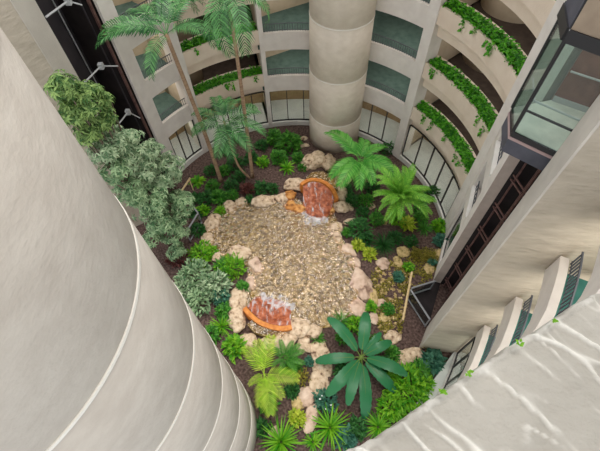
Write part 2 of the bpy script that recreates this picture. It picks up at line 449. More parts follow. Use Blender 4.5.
for k in (1,2,3):
    z = planter(-39.8,-10.5,k,'behind the tall palms on the left')
    ivy(-39.4,-10.8,z,1100,'green ivy in the %s planter behind the tall palms' % FL[k],k+10)
# round stair drums seen through the planter openings
struct(MB().lathe((10.45,18.6), [(1.5,2.84),(1.5,TOPZ)], 48).build('wall_drum', M['beige_wall'], None, True), 'round beige drum wall behind the ivy planters on the right')
struct(MB().lathe((-6.9,21.2), [(1.3,2.84),(1.3,TOPZ)], 48).build('wall_drum', M['beige_wall'], None, True), 'round beige drum wall behind the planters on the left')

# ------------------------------------------------------------------ right: windowed wall, lift shaft, wing wall
S0, S1 = Vector((7.98,11.42)), Vector((6.71,8.55)); J1 = Vector((7.04,8.40))
def seg(u): return S0+(S1-S0)*u
def u_of_az(az):
    t = math.tan(R_(az)); d = S1-S0
    return (t*S0.y-S0.x)/(d.x-t*d.y)
ua, ub = u_of_az(35.45), u_of_az(37.25)
nout = Vector((-(S1-S0).y,(S1-S0).x)).normalized()     # outward from the court
if nout.x < 0: nout = -nout
def zat(px, py, u):                                     # height on the wall line at parameter u
    p = seg(u); return at_r(px, py, p.length).z
OP = [(.45,zat(465,199,ua)), (zat(473,187,ua),zat(487,160,ua)), (zat(473,187,ua)+2.73,zat(487,160,ua)+2.73)]
def wallpart(u0,u1,z0,z1,mb,th=.35):
    a,b = seg(u0),seg(u1)
    mb.prism([a,b,b+nout*th,a+nout*th],z0,z1)
mb = MB()
wallpart(0,ua,0,TOPZ,mb); wallpart(ub,1,0,TOPZ,mb)
zz = 0
for (z0,z1) in OP: wallpart(ua,ub,zz,z0,mb); zz = z1
wallpart(ua,ub,zz,TOPZ,mb)
mb.prism([S1,J1,J1+nout*.2,S1+nout*.36],0,.001)
struct(mb.build('wall_east', M['pillar']), 'pale wall with small windows between the fin and the lift')
tag(MB().prism([S1,J1,J1+(S0-S1).normalized()*.2,S1+(S0-S1).normalized()*.02],0,TOPZ).build('shaft_jamb', M['jamb']), 'pinkish beige jamb along the left of the glass lift shaft', 'jamb')
for i,(z0,z1) in enumerate(OP):
    a,b = seg(ua),seg(ub)
    w = bpy.data.objects.new('window_%d' % (6+i), None); COL.objects.link(w); w['kind'] = 'structure'
    if i == 0:
        MB().prism([a+nout*.12,b+nout*.12,b+nout*.14,a+nout*.14],z0,z1).build('pane',M['glass'],w)
        for p,q in ((0,.06),(.94,1)):
            A,B = a+(b-a)*p, a+(b-a)*q
            MB().prism([A+nout*.1,B+nout*.1,B+nout*.17,A+nout*.17],z0,z1).build('frame',M['dark_frame'],w)
        MB().prism([a+nout*.1,b+nout*.1,b+nout*.17,a+nout*.17],z0,z0+.07).build('frame',M['dark_frame'],w)
    else:
        MB().prism([a+nout*.25,b+nout*.25,b+nout*1.5,a+nout*1.5],z0-.5,z0-.35).build('sill',M['green_carpet'],w)
        A = a+(b-a)*.93
        MB().prism([A+nout*.1,b+nout*.1,b+nout*.3,A+nout*.3],z0,z1).build('frame',M['dark_frame'],w)
        s_ = MB().prism([a-nout*.05,b-nout*.05,b+nout*.2,a+nout*.2],z0,z0+.12).build('ledge',M['kerb'],w)
        t = thing('railing', 'short dark railing in the small opening beside the glass lift, %s' % ('lower one' if i==1 else 'upper one under the cab'), 'railing', (0,0,0), 'balcony railings')
        railing(t, lambda u,a=a,b=b: Vector(((a+(b-a)*(.03+.94*u)+nout*.12).x,(a+(b-a)*(.03+.94*u)+nout*.12).y,0)), 7, z0+.12, .4)
struct(MB().prism([seg(0)+nout*2.2,seg(1)+nout*2.2,seg(1)+nout*2.3,seg(0)+nout*2.3],0,TOPZ).build('wall_small_room',M['beige_wall']))
Q1,Q2,Q3 = Vector((5.95,6.15)),Vector((5.38,5.18)),Vector((6.82,4.9))
struct(MB().prism([Q2,Q3,(9.2,4.6),(9.4,5.0),Q1+Vector((.62,-.30)),Q1+Vector((.04,-.02)),Q2+Vector((.02,.02))],0,17.2).build('wall_wing_east',M['trowel']), 'tan trowelled wing wall at right')
e_ = (Q2-Q1).normalized(); o_ = Vector((-e_.y,e_.x)); o_ = o_ if o_.x<0 else -o_
struct(MB().prism([Q1+o_*.0,Q2+o_*.0,Q2+o_*.05,Q1+o_*.05],0,17.25).build('trim_wing_east',M['plaster']), 'pale end face of the right wing wall')
# lift shaft
sd = Vector((nout.x,nout.y))
K1, K2 = J1+sd*1.7, Q1+sd*1.9
struct(MB().sweep([J1,K1],-.06,-1.2,TOPZ).build('wall_shaft_east',M['shaft']))
struct(MB().sweep([K1,K2],.08,-1.2,TOPZ).build('wall_shaft_east',M['shaft']))
struct(MB().sweep([Q1+sd*.1,K2],.06,-1.2,TOPZ).build('wall_shaft_east',M['shaft']))
def shaft_rail(p, q, z1, label, m='rust_rail', half=.05):
    d = Vector((half,half*.3))
    return tag(MB().prism([p-d,Vector((p.x+half*.4,p.y-half)),p+d,Vector((p.x-half*.4,p.y+half))],0.02,z1).build('guide_rail',M[m]),label,'rail','lift guide rails')
def azp(az, r): return Vector((r*math.sin(R_(az)), r*math.cos(R_(az))))
for az_,r_,hf,lab in ((RA,10.9,.035,'red brown guide rail of the right shaft nearer the beige jamb'),(RB,10.5,.035,'red brown guide rail of the right shaft nearer the wing wall'),(43.4,10.2,.03,'thin dark rail of the right shaft against the wing wall')):
    shaft_rail(azp(az_,r_), None, 11.2, lab, half=hf)
ords = ['lowest','second','third','fourth','fifth','sixth','seventh','eighth']
for i in range(7):
    z = .6+1.55*i; a = azp(RA-.7,10.95); b = azp(RB+.6,10.45)
    mb = MB().prism([a,b,b+sd*.05,a+sd*.05],z,z+.06); mb.prism([a+sd*.0,b+sd*.0,b+sd*.05,a+sd*.05],z+.22,z+.27)
    tag(mb.build('cross_tie',M['rust_rail']),'%s twin cross tie up the right lift shaft' % ords[i],'cross tie','cross ties in the right shaft')
# glass lift cab
cab = thing('glass_elevator', 'angular glass lift cab on slate base high in the right shaft', 'elevator', (6.2,7.3,11.2))
def cl(p): return (p[0]-6.2,p[1]-7.3)
CP = [(6.68,8.24),(5.59,8.01),(5.32,7.14),(6.19,6.35),(7.1,6.45),(7.62,7.55)]
CPl = [Vector(cl(p)) for p in CP]
def inset(pts, s):
    c = sum(pts, Vector((0,0)))/len(pts); return [c+(p-c)*s for p in pts]
MB().prism(CPl,-.1,.34).build('base',M['slate'],cab)
MB().prism(inset(CPl,1.015),.34,.42).build('trim_band',M['pink_trim'],cab)
MB().prism(inset(CPl,.995),.42,.58).build('sill',M['dark_frame'],cab)
MB().prism(inset(CPl,.96),.58,.60).build('floor_panel',M['cab_floor'],cab)
ZG0,ZG1 = .58,2.98
def facet(i, z0, z1, m, name, ins=.99, th=.02, a=0, b=1):
    q = inset(CPl,ins); e0 = q[i]; e1 = q[(i+1)%6]; p0 = e0+(e1-e0)*a; p1 = e0+(e1-e0)*b
    MB().sweep([p0,p1],th,z0,z1).build(name,m,cab)
for i in (0,1,2): facet(i,ZG0,ZG1,M['cab_glass'],'glass_pane')
for i in (1,2,3):
    p = inset(CPl,.99)[i]; MB().tube([(p.x,p.y,ZG0),(p.x,p.y,4.6)],.045,8).build('mullion',M['dark_frame'],cab)
for i in (0,1,2):
    facet(i,ZG1,ZG1+.26,M['dark_frame'],'top_beam',1.0,.08)
    facet(i,ZG1+.26,4.6,M['tan_panel'] if i==2 else M['slate'],'upper_panel',.995,.05)
facet(2,ZG1+.22,ZG1+.25,M['bracket'],'light_strip',1.02,.03)
facet(3,.6,ZG1,M['brown_panel'],'side_panel',.95,.03); facet(4,.6,ZG1,M['brown_panel'],'rear_panel',.95,.03); facet(5,.6,ZG1,M['brown_panel'],'rear_panel',.96,.03)
facet(5,.6,.75,M['bracket'],'skirting',.93,.03); facet(4,.6,.75,M['bracket'],'skirting',.93,.03)
ci = inset(CPl,.90)
for i in (1,2,4,5):
    i2 = (i+1)%6
    MB().tube([(ci[i].x,ci[i].y,1.5),(ci[i2].x,ci[i2].y,1.5)],.025,6).build('handrail',M['bracket'],cab)
q = inset(CPl,.985); mid0 = q[2]; mid1 = q[3]
MB().tube([(mid0.x,mid0.y,1.25),(mid1.x,mid1.y,1.25)],.03,6).build('transom',M['dark_frame'],cab)
MB().prism(inset(CPl,.97),4.5,4.6).build('roof',M['slate'],cab)
# pit and guard below the lift
pitp = [S1,Vector((5.32,7.78)),Vector((5.25,7.6)),Q1,J1]
struct(MB().prism(pitp,.001,.03).build('floor_pit_east',M['shaft']), 'dark pit floor under the glass lift')
def guard(p, q, label, h=1.0):
    g = thing('glass_guard', label, 'guard', (0,0,0), 'glass guards round the lift pits')
    p = Vector((p[0],p[1])); q = Vector((q[0],q[1]))
    for z,r in ((h,.045),(.12,.04)): MB().tube([(p.x,p.y,z),(q.x,q.y,z)],r,8).build('rail',M['guard'],g)
    for v in (p,q): MB().tube([(v.x,v.y,0),(v.x,v.y,h)],.035,8).build('post',M['guard'],g)
    d = (q-p).normalized()*.05
    MB().sweep([p+d,q-d],.012,.16,h-.05).build('pane',M['guard_glass'],g)
guard((6.45,8.1),(5.28,7.78),'grey framed glass guard on the far side of the right lift pit')
guard((5.2,7.68),(5.8,6.2),'grey framed glass guard along the near side of the right lift pit')
def timber_rail(p, q, label):
    t = thing('timber_handrail', label, 'handrail', (0,0,0), 'timber handrails')
    MB().tube([p,q],.055,8).build('rail',M['handrail'],t)
    for f_ in (.08,.92):
        v = p.lerp(q,f_); MB().tube([(v.x,v.y,0),(v.x,v.y,v.z)],.035,8).build('post',M['handrail'],t)
timber_rail(at(412,272,.95),at(403,320,.95),'pale timber handrail in front of the right lift pit')
timber_rail(at(190,178,1.0),at(179,195,1.0),'short pale timber handrail beside the pillar at the left lift')

# ------------------------------------------------------------------ right near bay with three railed balconies
BC = [(6.86,4.86),(6.62,4.42),(6.32,3.95),(5.95,3.42),(5.55,2.98),(5.05,2.55),(4.4,2.1),(3.6,1.7)]
def bc(u):
    n_ = len(BC)-1; i = min(int(u*n_),n_-1); f_ = u*n_-i
    return Vector((BC[i][0]+(BC[i+1][0]-BC[i][0])*f_, BC[i][1]+(BC[i+1][1]-BC[i][1])*f_, 0))
BCs = [bc(i/21) for i in range(22)]
def sweep_in(mb, off0, off1, z0, z1):
    pts = []
    for off in (off0,off1):
        row = []
        for i,p in enumerate(BCs):
            d = (BCs[min(i+1,21)]-BCs[max(i-1,0)]).normalized(); nn = Vector((-d.y,d.x,0))   # away from the court
            if nn.x < 0 or True: nn = Vector((-d.y,d.x,0))
            row.append(p+nn*off)
        pts.append(row)
    vs,fs = [],[]
    for i in range(22):
        a,b = pts[0][i],pts[1][i]
        vs += [(a.x,a.y,z0),(b.x,b.y,z0),(b.x,b.y,z1),(a.x,a.y,z1)]
    for i in range(21):
        for k in range(4): fs.append((4*i+k,4*i+4+k,4*i+4+(k+1)%4,4*i+(k+1)%4))
    fs += [(0,1,2,3),(87,86,85,84)]
    return mb.add(vs,fs)
struct(sweep_in(MB(),0,.2,0,.35).build('trim_6',M['kerb']), 'white kerb of the near right bay')
w = bpy.data.objects.new('window_9', None); COL.objects.link(w); w['kind'] = 'structure'; w['label'] = 'ground floor glazing of the near right bay'
sweep_in(MB(),.06,.12,.35,.43).build('bottom_bar',M['dark_frame'],w); sweep_in(MB(),.06,.12,2.6,2.68).build('top_bar',M['dark_frame'],w)
sweep_in(MB(),.08,.09,.43,2.6).build('pane',M['glass'],w)
for u in (.01,.2,.4,.6,.8):
    p = bc(u); MB().tube([(p.x+.07,p.y-.05,.4),(p.x+.07,p.y-.05,2.62)],.05,6).build('mullion',M['dark_frame'],w)
struct(MB().prism([(6.9,4.95),(3.6,1.7),(6.5,-1.5),(11,3.5)],.0,.25).build('floor_gallery',M['tile']))
for k in (1,2,3,4):
    z0,z1 = (3.12+2.73*(k-1), 3.99+2.73*(k-1))
    tag(sweep_in(MB(),0,.22,z0,z1).build('balcony_parapet',M['pillar']),'white curved parapet, %s, past the tan wing wall' % FL[k],'parapet','curved balcony parapets')
    t = thing('railing','dark slatted railing, %s, behind the curved parapet past the wing wall' % FL[k],'railing',(0,0,0),'balcony railings')
    def rf(u):
        u = .015+.97*u; p = bc(u); d = (bc(min(u+.02,1))-bc(max(u-.02,0))).normalized(); return p+Vector((-d.y,d.x,0))*.28
    railing(t, rf, 30, z1-.05, .55, .022, .03)
    struct(sweep_in(MB(),.2,3.6,3.12+2.73*(k-1),3.36+2.73*(k-1)).build('floor_near_bay',M['teal_carpet']))
struct(MB().sweep([(9.3,4.6),(8.5,1.0)],.15,0,15).build('wall_near_bay',M['beige_wall']))
# near parapet ledge, right below the viewer
edge = [(345,451),(365,441),(400,421),(420,405),(440,392),(480,366),(515,341),(540,326),(562,313),(583,298),(593,293),(602,291),(625,282),(660,262)]
lp = [(-.15,-.06)]+[tuple(at(x,y,17.51).xy) for x,y in edge]
led = []
random.seed(5)
for i in range(len(lp)-1):
    for k in range(14):
        f_ = k/14; led.append(Vector((lp[i][0]+(lp[i+1][0]-lp[i][0])*f_, lp[i][1]+(lp[i+1][1]-lp[i][1])*f_)))
led.append(Vector(lp[-1]))
vs,fs = [],[]; nv = 90
nd = Vector((.485,-.875)); ud = Vector((.875,.485))
def base_h(q): return .010*noise.noise((q.x*7,q.y*7,1))+.006*noise.noise((q.x*24,q.y*24,5))
def stucco(q):
    u = q.dot(ud); v = q.dot(nd); w1 = noise.noise((u*3,v*3,7))*.05
    h = .010*noise.noise((q.x*7,q.y*7,1))+.006*noise.noise((q.x*24,q.y*24,5))
    r1 = 1-abs(noise.noise(((u+w1*.5)*9-v*1.5,v*2.6,11)))*9; m1 = max(0,noise.noise((u*6,v*5,2))+.10)
    r2 = 1-abs(noise.noise(((u-w1*.5)*16-v*2.5,v*4.5,4)))*8; m2 = max(0,noise.noise((u*8,v*7,9))+.02)
    return h+.022*max(0,r1)**1.3*m1*1.6+.014*max(0,r2)**1.3*m2*1.5
for i,p in enumerate(led):
    jag = .003+.007*noise.noise((p.x*22,p.y*22,0))+.006*noise.noise((p.x*60,p.y*60,3))
    for j in range(nv+1):
        t = j/nv
        q = p+nd*(jag*(1-t)*(1-t)+.75*t)
        z = 17.5+stucco(q) + .012*max(0,1-abs(t-.012)*60) - (.012 if j == 0 else 0)
        vs.append((q.x,q.y,z))
    q = p+nd*jag; vs.append((q.x+.0,q.y,17.40)); vs.append((q.x,q.y,16.3))
m_ = nv+3
for i in range(len(led)-1):
    a,b = i*m_,(i+1)*m_
    for j in range(nv): fs.append((a+j,b+j,b+j+1,a+j+1))
    fs.append((a,a+nv+1,b+nv+1,b)); fs.append((a+nv+1,a+nv+2,b+nv+2,b+nv+1))
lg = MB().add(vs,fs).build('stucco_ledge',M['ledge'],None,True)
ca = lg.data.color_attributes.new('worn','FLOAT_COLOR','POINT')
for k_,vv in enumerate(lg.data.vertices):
    h_ = max(0,min(1,(stucco(vv.co.xy)-base_h(vv.co.xy))*95)); j_ = k_%m_  # paler along the stucco ridges
    if j_ <= 2: h_ = max(h_,.75*max(0,noise.noise((vv.co.x*14,vv.co.y*14,3))+.35))  # pale wear along the rim
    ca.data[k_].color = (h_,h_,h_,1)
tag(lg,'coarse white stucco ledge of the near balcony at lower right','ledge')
for i,(x,y) in enumerate(((442,392),(469,373),(519,343),(554,321))):
    p = at(x,y,17.54); mb = MB(); rnd = random.Random(i)
    for k in range(7):
        th = k*2*math.pi/7+rnd.random()*.5
        mb.leaf(p+Vector((rnd.uniform(-.006,.006),rnd.uniform(-.006,.006),0)),Vector((math.cos(th),math.sin(th),.5)),Vector((0,0,1)),.014,.011)
    tag(mb.build('ivy_sprig',L['bright']),['lowest tiny green sprig on the edge of the stucco ledge','second tiny green sprig up the stucco ledge edge','third tiny green sprig up the stucco ledge edge','topmost tiny green sprig on the edge of the stucco ledge'][i],'sprig','sprigs on the ledge')

u_ = Vector((.875,.485))
a_,b_ = nd*.10-u_*6, nd*.10+u_*7
struct(MB().prism([a_,b_,b_+nd*5,a_+nd*5],20.0,20.25).build('ceiling',M['pillar']),'ceiling over the near balcony')  # unseen slab overhead, added to shade the stucco ledge
# ------------------------------------------------------------------ left lift shaft and wing
WQ1,WQ2 = Vector((-8.60,13.93)),Vector((-8.72,12.93))
struct(MB().prism([WQ1,WQ2,WQ2+Vector((-.02,.0)),WQ1+Vector((-2.4,.6))],0,TOPZ+2).build('trim_wing_west',M['plaster']), 'pale end face of the left wing wall')
struct(MB().prism([WQ2+Vector((-.03,.0)),(-11.0,11.6),(-11.2,12.6),WQ2+Vector((-.3,.25))],0,TOPZ+2).build('wall_wing_west',M['trowel']), 'tan trowelled wing wall at upper left')
CLp = ring(8.45,-61.5); CLp = Vector((CLp.x,CLp.y))
on = Vector((-.9,.42))
B1,B2 = CLp+on*2.2, WQ1+on*2.4
struct(MB().sweep([CLp,B1],.06,0,TOPZ+2).build('wall_shaft_west',M['shaft']))
struct(MB().sweep([B1,B2],-.08,0,TOPZ+2).build('wall_shaft_west',M['shaft_panel']))
struct(MB().prism([CLp+Vector((0,-.02)),WQ1,WQ1+on*2.4,B1],.001,.04).build('floor_pit_west',M['shaft']))
# dark sliding panel, rails and brackets
def lerp2(a,b,f_): return a+(b-a)*f_
shaft_rail(lerp2(CLp,WQ1,.05)+on*.12,None,TOPZ,'red brown guide rail in the left shaft next to the broad pillar',half=.07)
shaft_rail(lerp2(CLp,WQ1,.16)+on*.3,None,TOPZ,'second thin rail in the left shaft, inside the red brown one',half=.035,m='shaft_panel')
shaft_rail(lerp2(CLp,WQ1,.45)+on*.9,None,TOPZ,'thin grey rail up the middle of the left shaft',half=.03,m='guard')
struct(MB().prism([lerp2(CLp,WQ1,.42)+on*1.0,lerp2(CLp,WQ1,.95)+on*.6,lerp2(CLp,WQ1,.95)+on*.7,lerp2(CLp,WQ1,.42)+on*1.1],.1,TOPZ).build('wall_lining_west',M['shaft_panel']),'dark smooth panel lining the left lift shaft')
for i,(pa,pb,pc_) in enumerate((((83,84),(101,66),(118,66)),((46,17),(68,1),(82,5)),((111,134),(128,112),(140,118)))):
    r0 = 16.6
    A_,B_,D_ = at_r(pa[0],pa[1],16.35),at_r(pb[0],pb[1],17.4),at_r(pc_[0],pc_[1],17.55)
    lab = ['middle','topmost','lowest'][i]
    t = thing('shaft_bracket','%s pale steel bracket arm across the dark left shaft' % lab,'bracket',(0,0,0),'bracket arms in the left shaft')
    MB().tube([A_,B_],.035,6).build('arm',M['bracket'],t)
    MB().tube([B_,D_],.03,6).build('tie',M['bracket'],t)
    MB().box(B_-Vector((.10,.10,.12)),B_+Vector((.10,.10,.12))).build('plate',M['bracket'],t)
gp0,gp1,gp2 = at(191,204,1.0),at(198,213,1.0),at(186,232,1.0)
guard(gp0,gp1,'grey framed guard panel among the left trees, upper of two')
guard(gp1,gp2,'grey framed guard panel among the left trees, lower of two')

# ------------------------------------------------------------------ rocks
def rock_mesh(seed, rough=.33):
    bm = bmesh.new(); bmesh.ops.create_icosphere(bm, subdivisions=3, radius=1)
    for v in bm.verts:
        p = v.co*1.1+Vector((seed*7.3,seed*3.1,seed))
        k = 1+rough*1.1*noise.noise(p)+rough*.8*noise.noise(p*2.2)-rough*.9*abs(noise.noise(p*3.4))+rough*.3*noise.noise(p*6)+.1
        v.co *= k
    me = bpy.data.meshes.new('rock'); bm.to_mesh(me); bm.free()
    for p in me.polygons: p.use_smooth = True
    return me
ORD = ['first','second','third','fourth','fifth','sixth','seventh','eighth','ninth','tenth','eleventh','twelfth','thirteenth','fourteenth','fifteenth','sixteenth','seventeenth','eighteenth','nineteenth','twentieth']
rk = [0]
def rock(x, y, a, b, rot, label, mat='rock', hgt=.5, group='rocks round the pond', z=0.0):
    """a,b: half sizes in hundredths of a metre-ish photo units (1 = 0.05 m)"""
    rk[0] += 1
    me = rock_mesh(rk[0]); me.materials.append(M[mat])
    o = link('rock', me, None, at(x,y,z)+Vector((0,0,0)))
    o.scale = (a*.051, b*.054, hgt*.5*(a+b)*.05); o.rotation_euler = (0,0,R_(rot))
    o.location.z = z+o.scale.z*.45
    return tag(o, label, 'rock', group)
west = [(283,199,9,6,10),(264,203,15,7,8),(241,203,7,6,0),(230,208,8,8,0),(213,224,9,11,-20),(208,240,7,8,20),(206,249,6,7,0)]
for i,(x,y,a,b,r) in enumerate(west):
    rock(x,y,a,b,r,'cream coral rock on the pond rim, %s counting left from the upper waterfall' % ORD[i])
sw = [(218,258,6,5,0,'rock'),(240,255,12,9,-15,'rock'),(256,267,7,9,20,'pink_rock'),(251,283,5,8,0,'pink_rock'),(238,300,10,11,0,'rock'),(237,319,8,13,10,'rock')]
for i,(x,y,a,b,r,m) in enumerate(sw):
    rock(x,y,a,b,r,['small cream rock left of the rounded pond point','big rounded cream rock at the tip of the pond point','pinkish rock right of the big rounded pond point rock','small pinkish rock below the pond point, above the lower waterfall','upright cream rock on the left lip of the lower waterfall','long cream rock left of the lower waterfall basin'][i],m)
south = [(249,341,8,6,0),(268,343,7,5,0),(285,341,12,9,20),(297,328,12,9,-10),(304,345,6,7,20),(313,332,8,6,0)]
for i,(x,y,a,b,r) in enumerate(south):
    rock(x,y,a,b,r,['cream rock below the left end of the lower waterfall','small cream rock under the lower waterfall pool','broad cream rock below the lower waterfall rim','flat cream rock on the right lip of the lower waterfall','small cream rock below the flat waterfall lip rock','cream rock at the bottom edge of the pond'][i])
east = [(335,228,8,6,20,'rock'),(337,238,5,9,10,'rock'),(347,250,10,6,-40,'pink_rock'),(354,264,7,5.5,-30,'pink_rock'),(361,286,8.5,15,8,'pink_rock'),(357.5,308,8.5,7.5,0,'pink_rock')]
for i,(x,y,a,b,r,m) in enumerate(east):
    rock(x,y,a,b,r,['cream rock just below the right foot of the upper waterfall','narrow cream rock on the right pond rim below the waterfall','oblong pinkish rock on the right pond rim','small pinkish rock above the long boulder on the right rim','long upright pinkish boulder on the right pond rim','round pinkish rock below the long boulder on the right rim'][i],m,.35)
north = [(295,186,12,9,10,.6),(313,163,15,10,15,.6),(328,164,9,11,-10,.6),(343,181,9,9,-30,.6),(340,195,9,10,0,.8),(341,208,10,7,0,.7),(350,208,4,4,0,.6),(349,222,7,3,20,.5),(291,207,8,6,0,.6),(300,210,7,6,0,.6),(290,197,7,6,0,.7),(330,211,5,6,0,.6),(304,146,6,3,0,.5),(304,139,5,3,0,.5)]
nl = ['pitted cream rock left of the orange waterfall rim','big cream rock above the upper waterfall, left of two','big cream rock above the upper waterfall, right of two','tan rock under the palm leaf right of the orange rim','large pale rock pile right of the upper waterfall','lower pale pitted rock right of the upper waterfall','small pale rock beside the dark mossy shrub','thin pale rock by the soil right of the waterfall foot','orange wet rock left of the upper waterfall foot','orange wet rock touching the left of the falling water','orange streaked rock between the cream rocks left of the waterfall','orange wet rock at the right foot of the falling water','small cream stone by the round column foot, lower one','small cream stone by the round column foot, upper one']
for i,(x,y,a,b,r,h) in enumerate(north):
    rock(x,y,a,b,r,nl[i],'wet_rock' if i in (8,9,10,11) else 'rock',h)
misc = [(403,252,7,6,20,'moss_rock','round tan rock in the moss, right garden'),(398,262,4,6,20,'moss_rock','small tan rock under the round tan rock, right garden'),(383,264,7,6,0,'pink_rock','lone pinkish rock left of the grassy clump, right garden'),
 (429,269,5,6,-30,'moss_rock','tan rock by the far corner of the lift pit'),(438,255,4,7,-20,'moss_rock','tan stone against the pale wall of the lift'),(408,357,14,7,10,'rock','wide cream rock below the lift pit corner'),(392,338,8,6,20,'rock','cream rock between the banana leaf and the lift pit'),
 (373,297,4,9,5,'moss_rock','yellow mossy stone beside the long pond boulder'),(380,303,5,4,0,'pink_rock','small pinkish stone right of the yellow mossy stone'),(373,318,4,6,0,'pink_rock','small pinkish stone below the yellow mossy stone'),(385,318,5,4,0,'moss_rock','tan stone left of the timber handrail foot'),
 (319,352,8,9,0,'rock','uppermost slab of the pale stone trail below the pond'),(322,367,8,10,10,'rock','second slab down the pale stone trail'),(319,383,9,9,0,'rock','third slab down the pale stone trail'),(307,396,7,8,0,'pink_rock','fourth stone down the pale trail, pinkish'),(311,418,6,11,-15,'pink_rock','pointed pink stone between the two strap leaf rosettes'),(298,404,6,5,0,'moss_rock','tan stone at the lower end of the trail'),(275,432,5,4,0,'rock','small pale stone at the near column foot'),(384,222,4,3,0,'moss_rock','tan stone under the feathery palm'),(370,206,5,5,0,'rock','pale stone by the mossy shrub'),(448,249,4,3,0,'rock','small pale stone by the kerb')]
for x,y,a,b,r,m,lab in misc: rock(x,y,a,b,r,lab,m,.3,'rocks in the planting')

# ------------------------------------------------------------------ waterfalls
def strip(rows, name, m, parent, smooth=True):
    vs,fs = [],[]; k = len(rows[0])
    for r in rows: vs += r
    for i in range(len(rows)-1):
        for j in range(k-1): fs.append((i*k+j,i*k+j+1,(i+1)*k+j+1,(i+1)*k+j))
    return MB().add(vs,fs).build(name,m,parent,smooth)
def spline(pts, n):
    out = []
    for i in range(n+1):
        u = i/n*(len(pts)-1); k = min(int(u),len(pts)-2); f_ = u-k
        p0,p1,p2,p3 = pts[max(k-1,0)],pts[k],pts[k+1],pts[min(k+2,len(pts)-1)]
        out.append(.5*((2*p1)+(-p0+p2)*f_+(2*p0-5*p1+4*p2-p3)*f_*f_+(-p0+3*p1-3*p2+p3)*f_**3))
    return out
def waterfall(name, label, rim_px, foot_px, zr, zf, foam_px, pool_px, zfun=None):
    t = thing(name, label, 'waterfall')
    rim = spline([at(x,y,zr) for x,y in rim_px],20); foot = spline([at(x,y,zf) for x,y in foot_px],20)
    c = sum(rim,Vector())/len(rim)
    vs,fs = [],[]
    for i,p in enumerate(rim):
        d = (rim[min(i+1,20)]-rim[max(i-1,0)]).normalized(); nn = Vector((-d.y,d.x,0))
        if nn.dot(p-foot[10]) < 0: nn = -nn
        vs += [(p.x,p.y,0),(p.x+nn.x*.30,p.y+nn.y*.30,0),(p.x+nn.x*.26,p.y+nn.y*.26,zr+.02),(p.x+nn.x*.04,p.y+nn.y*.04,zr+.05)]
    for i in range(20):
        for k in range(4): fs.append((4*i+k,4*i+4+k,4*i+4+(k+1)%4,4*i+(k+1)%4))
    fs += [(0,1,2,3),(83,82,81,80)]
    MB().add(vs,fs).build('rim',M['orange_rim'],t)
    def face(off):
        rows = []
        for j in range(13):
            f_ = j/12; row = []
            for i in range(21):
                p = rim[i].lerp(foot[i],f_); z = zf+(zr-.06-zf)*(1-f_**1.3)
                z += .10*noise.noise((p.x*2.5,p.y*2.5,zr))*math.sin(math.pi*f_)
                row.append(Vector((p.x,p.y,z+off)))
            rows.append(row)
        return rows
    strip(face(0),'cascade_face',M['rust_bowl'],t); strip(face(.035),'water_sheet',M['sheet'],t)
    for x,y,rx,ry in foam_px:
        p = at(x,y,.2); mb = MB(); vs = [(p.x,p.y,.27)]; fs = []; n = 22
        for q in range(1,4):
            for k in range(n):
                a = 2*math.pi*k/n; rr = q/3*(1+.25*noise.noise((math.cos(a)*2,math.sin(a)*2,x)))
                vs.append((p.x+rx*.05*rr*math.cos(a),p.y+ry*.05*rr*math.sin(a),.18+.09*(1-q/3)+.02*noise.noise((a,q,y))))
        for k in range(n): fs.append((0,1+k,1+(k+1)%n))
        for q in range(2):
            for k in range(n): fs.append((1+q*n+k,1+(q+1)*n+k,1+(q+1)*n+(k+1)%n,1+q*n+(k+1)%n))
        mb.add(vs,fs).build('foam',M['foam'],t,True)
    pl = [at(x,y,zr-.1) for x,y in pool_px]
    MB().prism([(p.x,p.y) for p in pl],0,zr-.12).build('header_pool',M['bed'],t)
    MB().add([(p.x,p.y,zr-.06) for p in pl],[tuple(range(len(pl)))]).build('pool_water',M['water'],t)
waterfall('upper_waterfall','curved orange stone waterfall at the top of the pond, below the round column',
  [(303,186),(308,182.5),(315,181.5),(323,184),(330,189.5),(334,198)],[(303,210),(308,216),(314,220),(320,221),(326,218),(331,212)],.75,.12,
  [(312,221,9,7),(322,220,7,6),(306,214,4,6)],[(306,178),(312,172),(323,171),(334,178),(338,190),(332,188),(324,181),(313,179)])
waterfall('lower_waterfall','rust orange bowl shaped waterfall at the bottom left of the pond',
  [(247,306),(253,313),(262,320),(273,324),(283,325.5),(291,324)],[(255,297),(261,296),(268,297),(276,299),(284,302),(291,307)],.45,.12,
  [(278,301,11,8),(266,296,8,6),(289,306,7,5)],[(252,320),(262,327),(275,330),(287,331),(283,338),(268,337),(254,332),(247,324)])

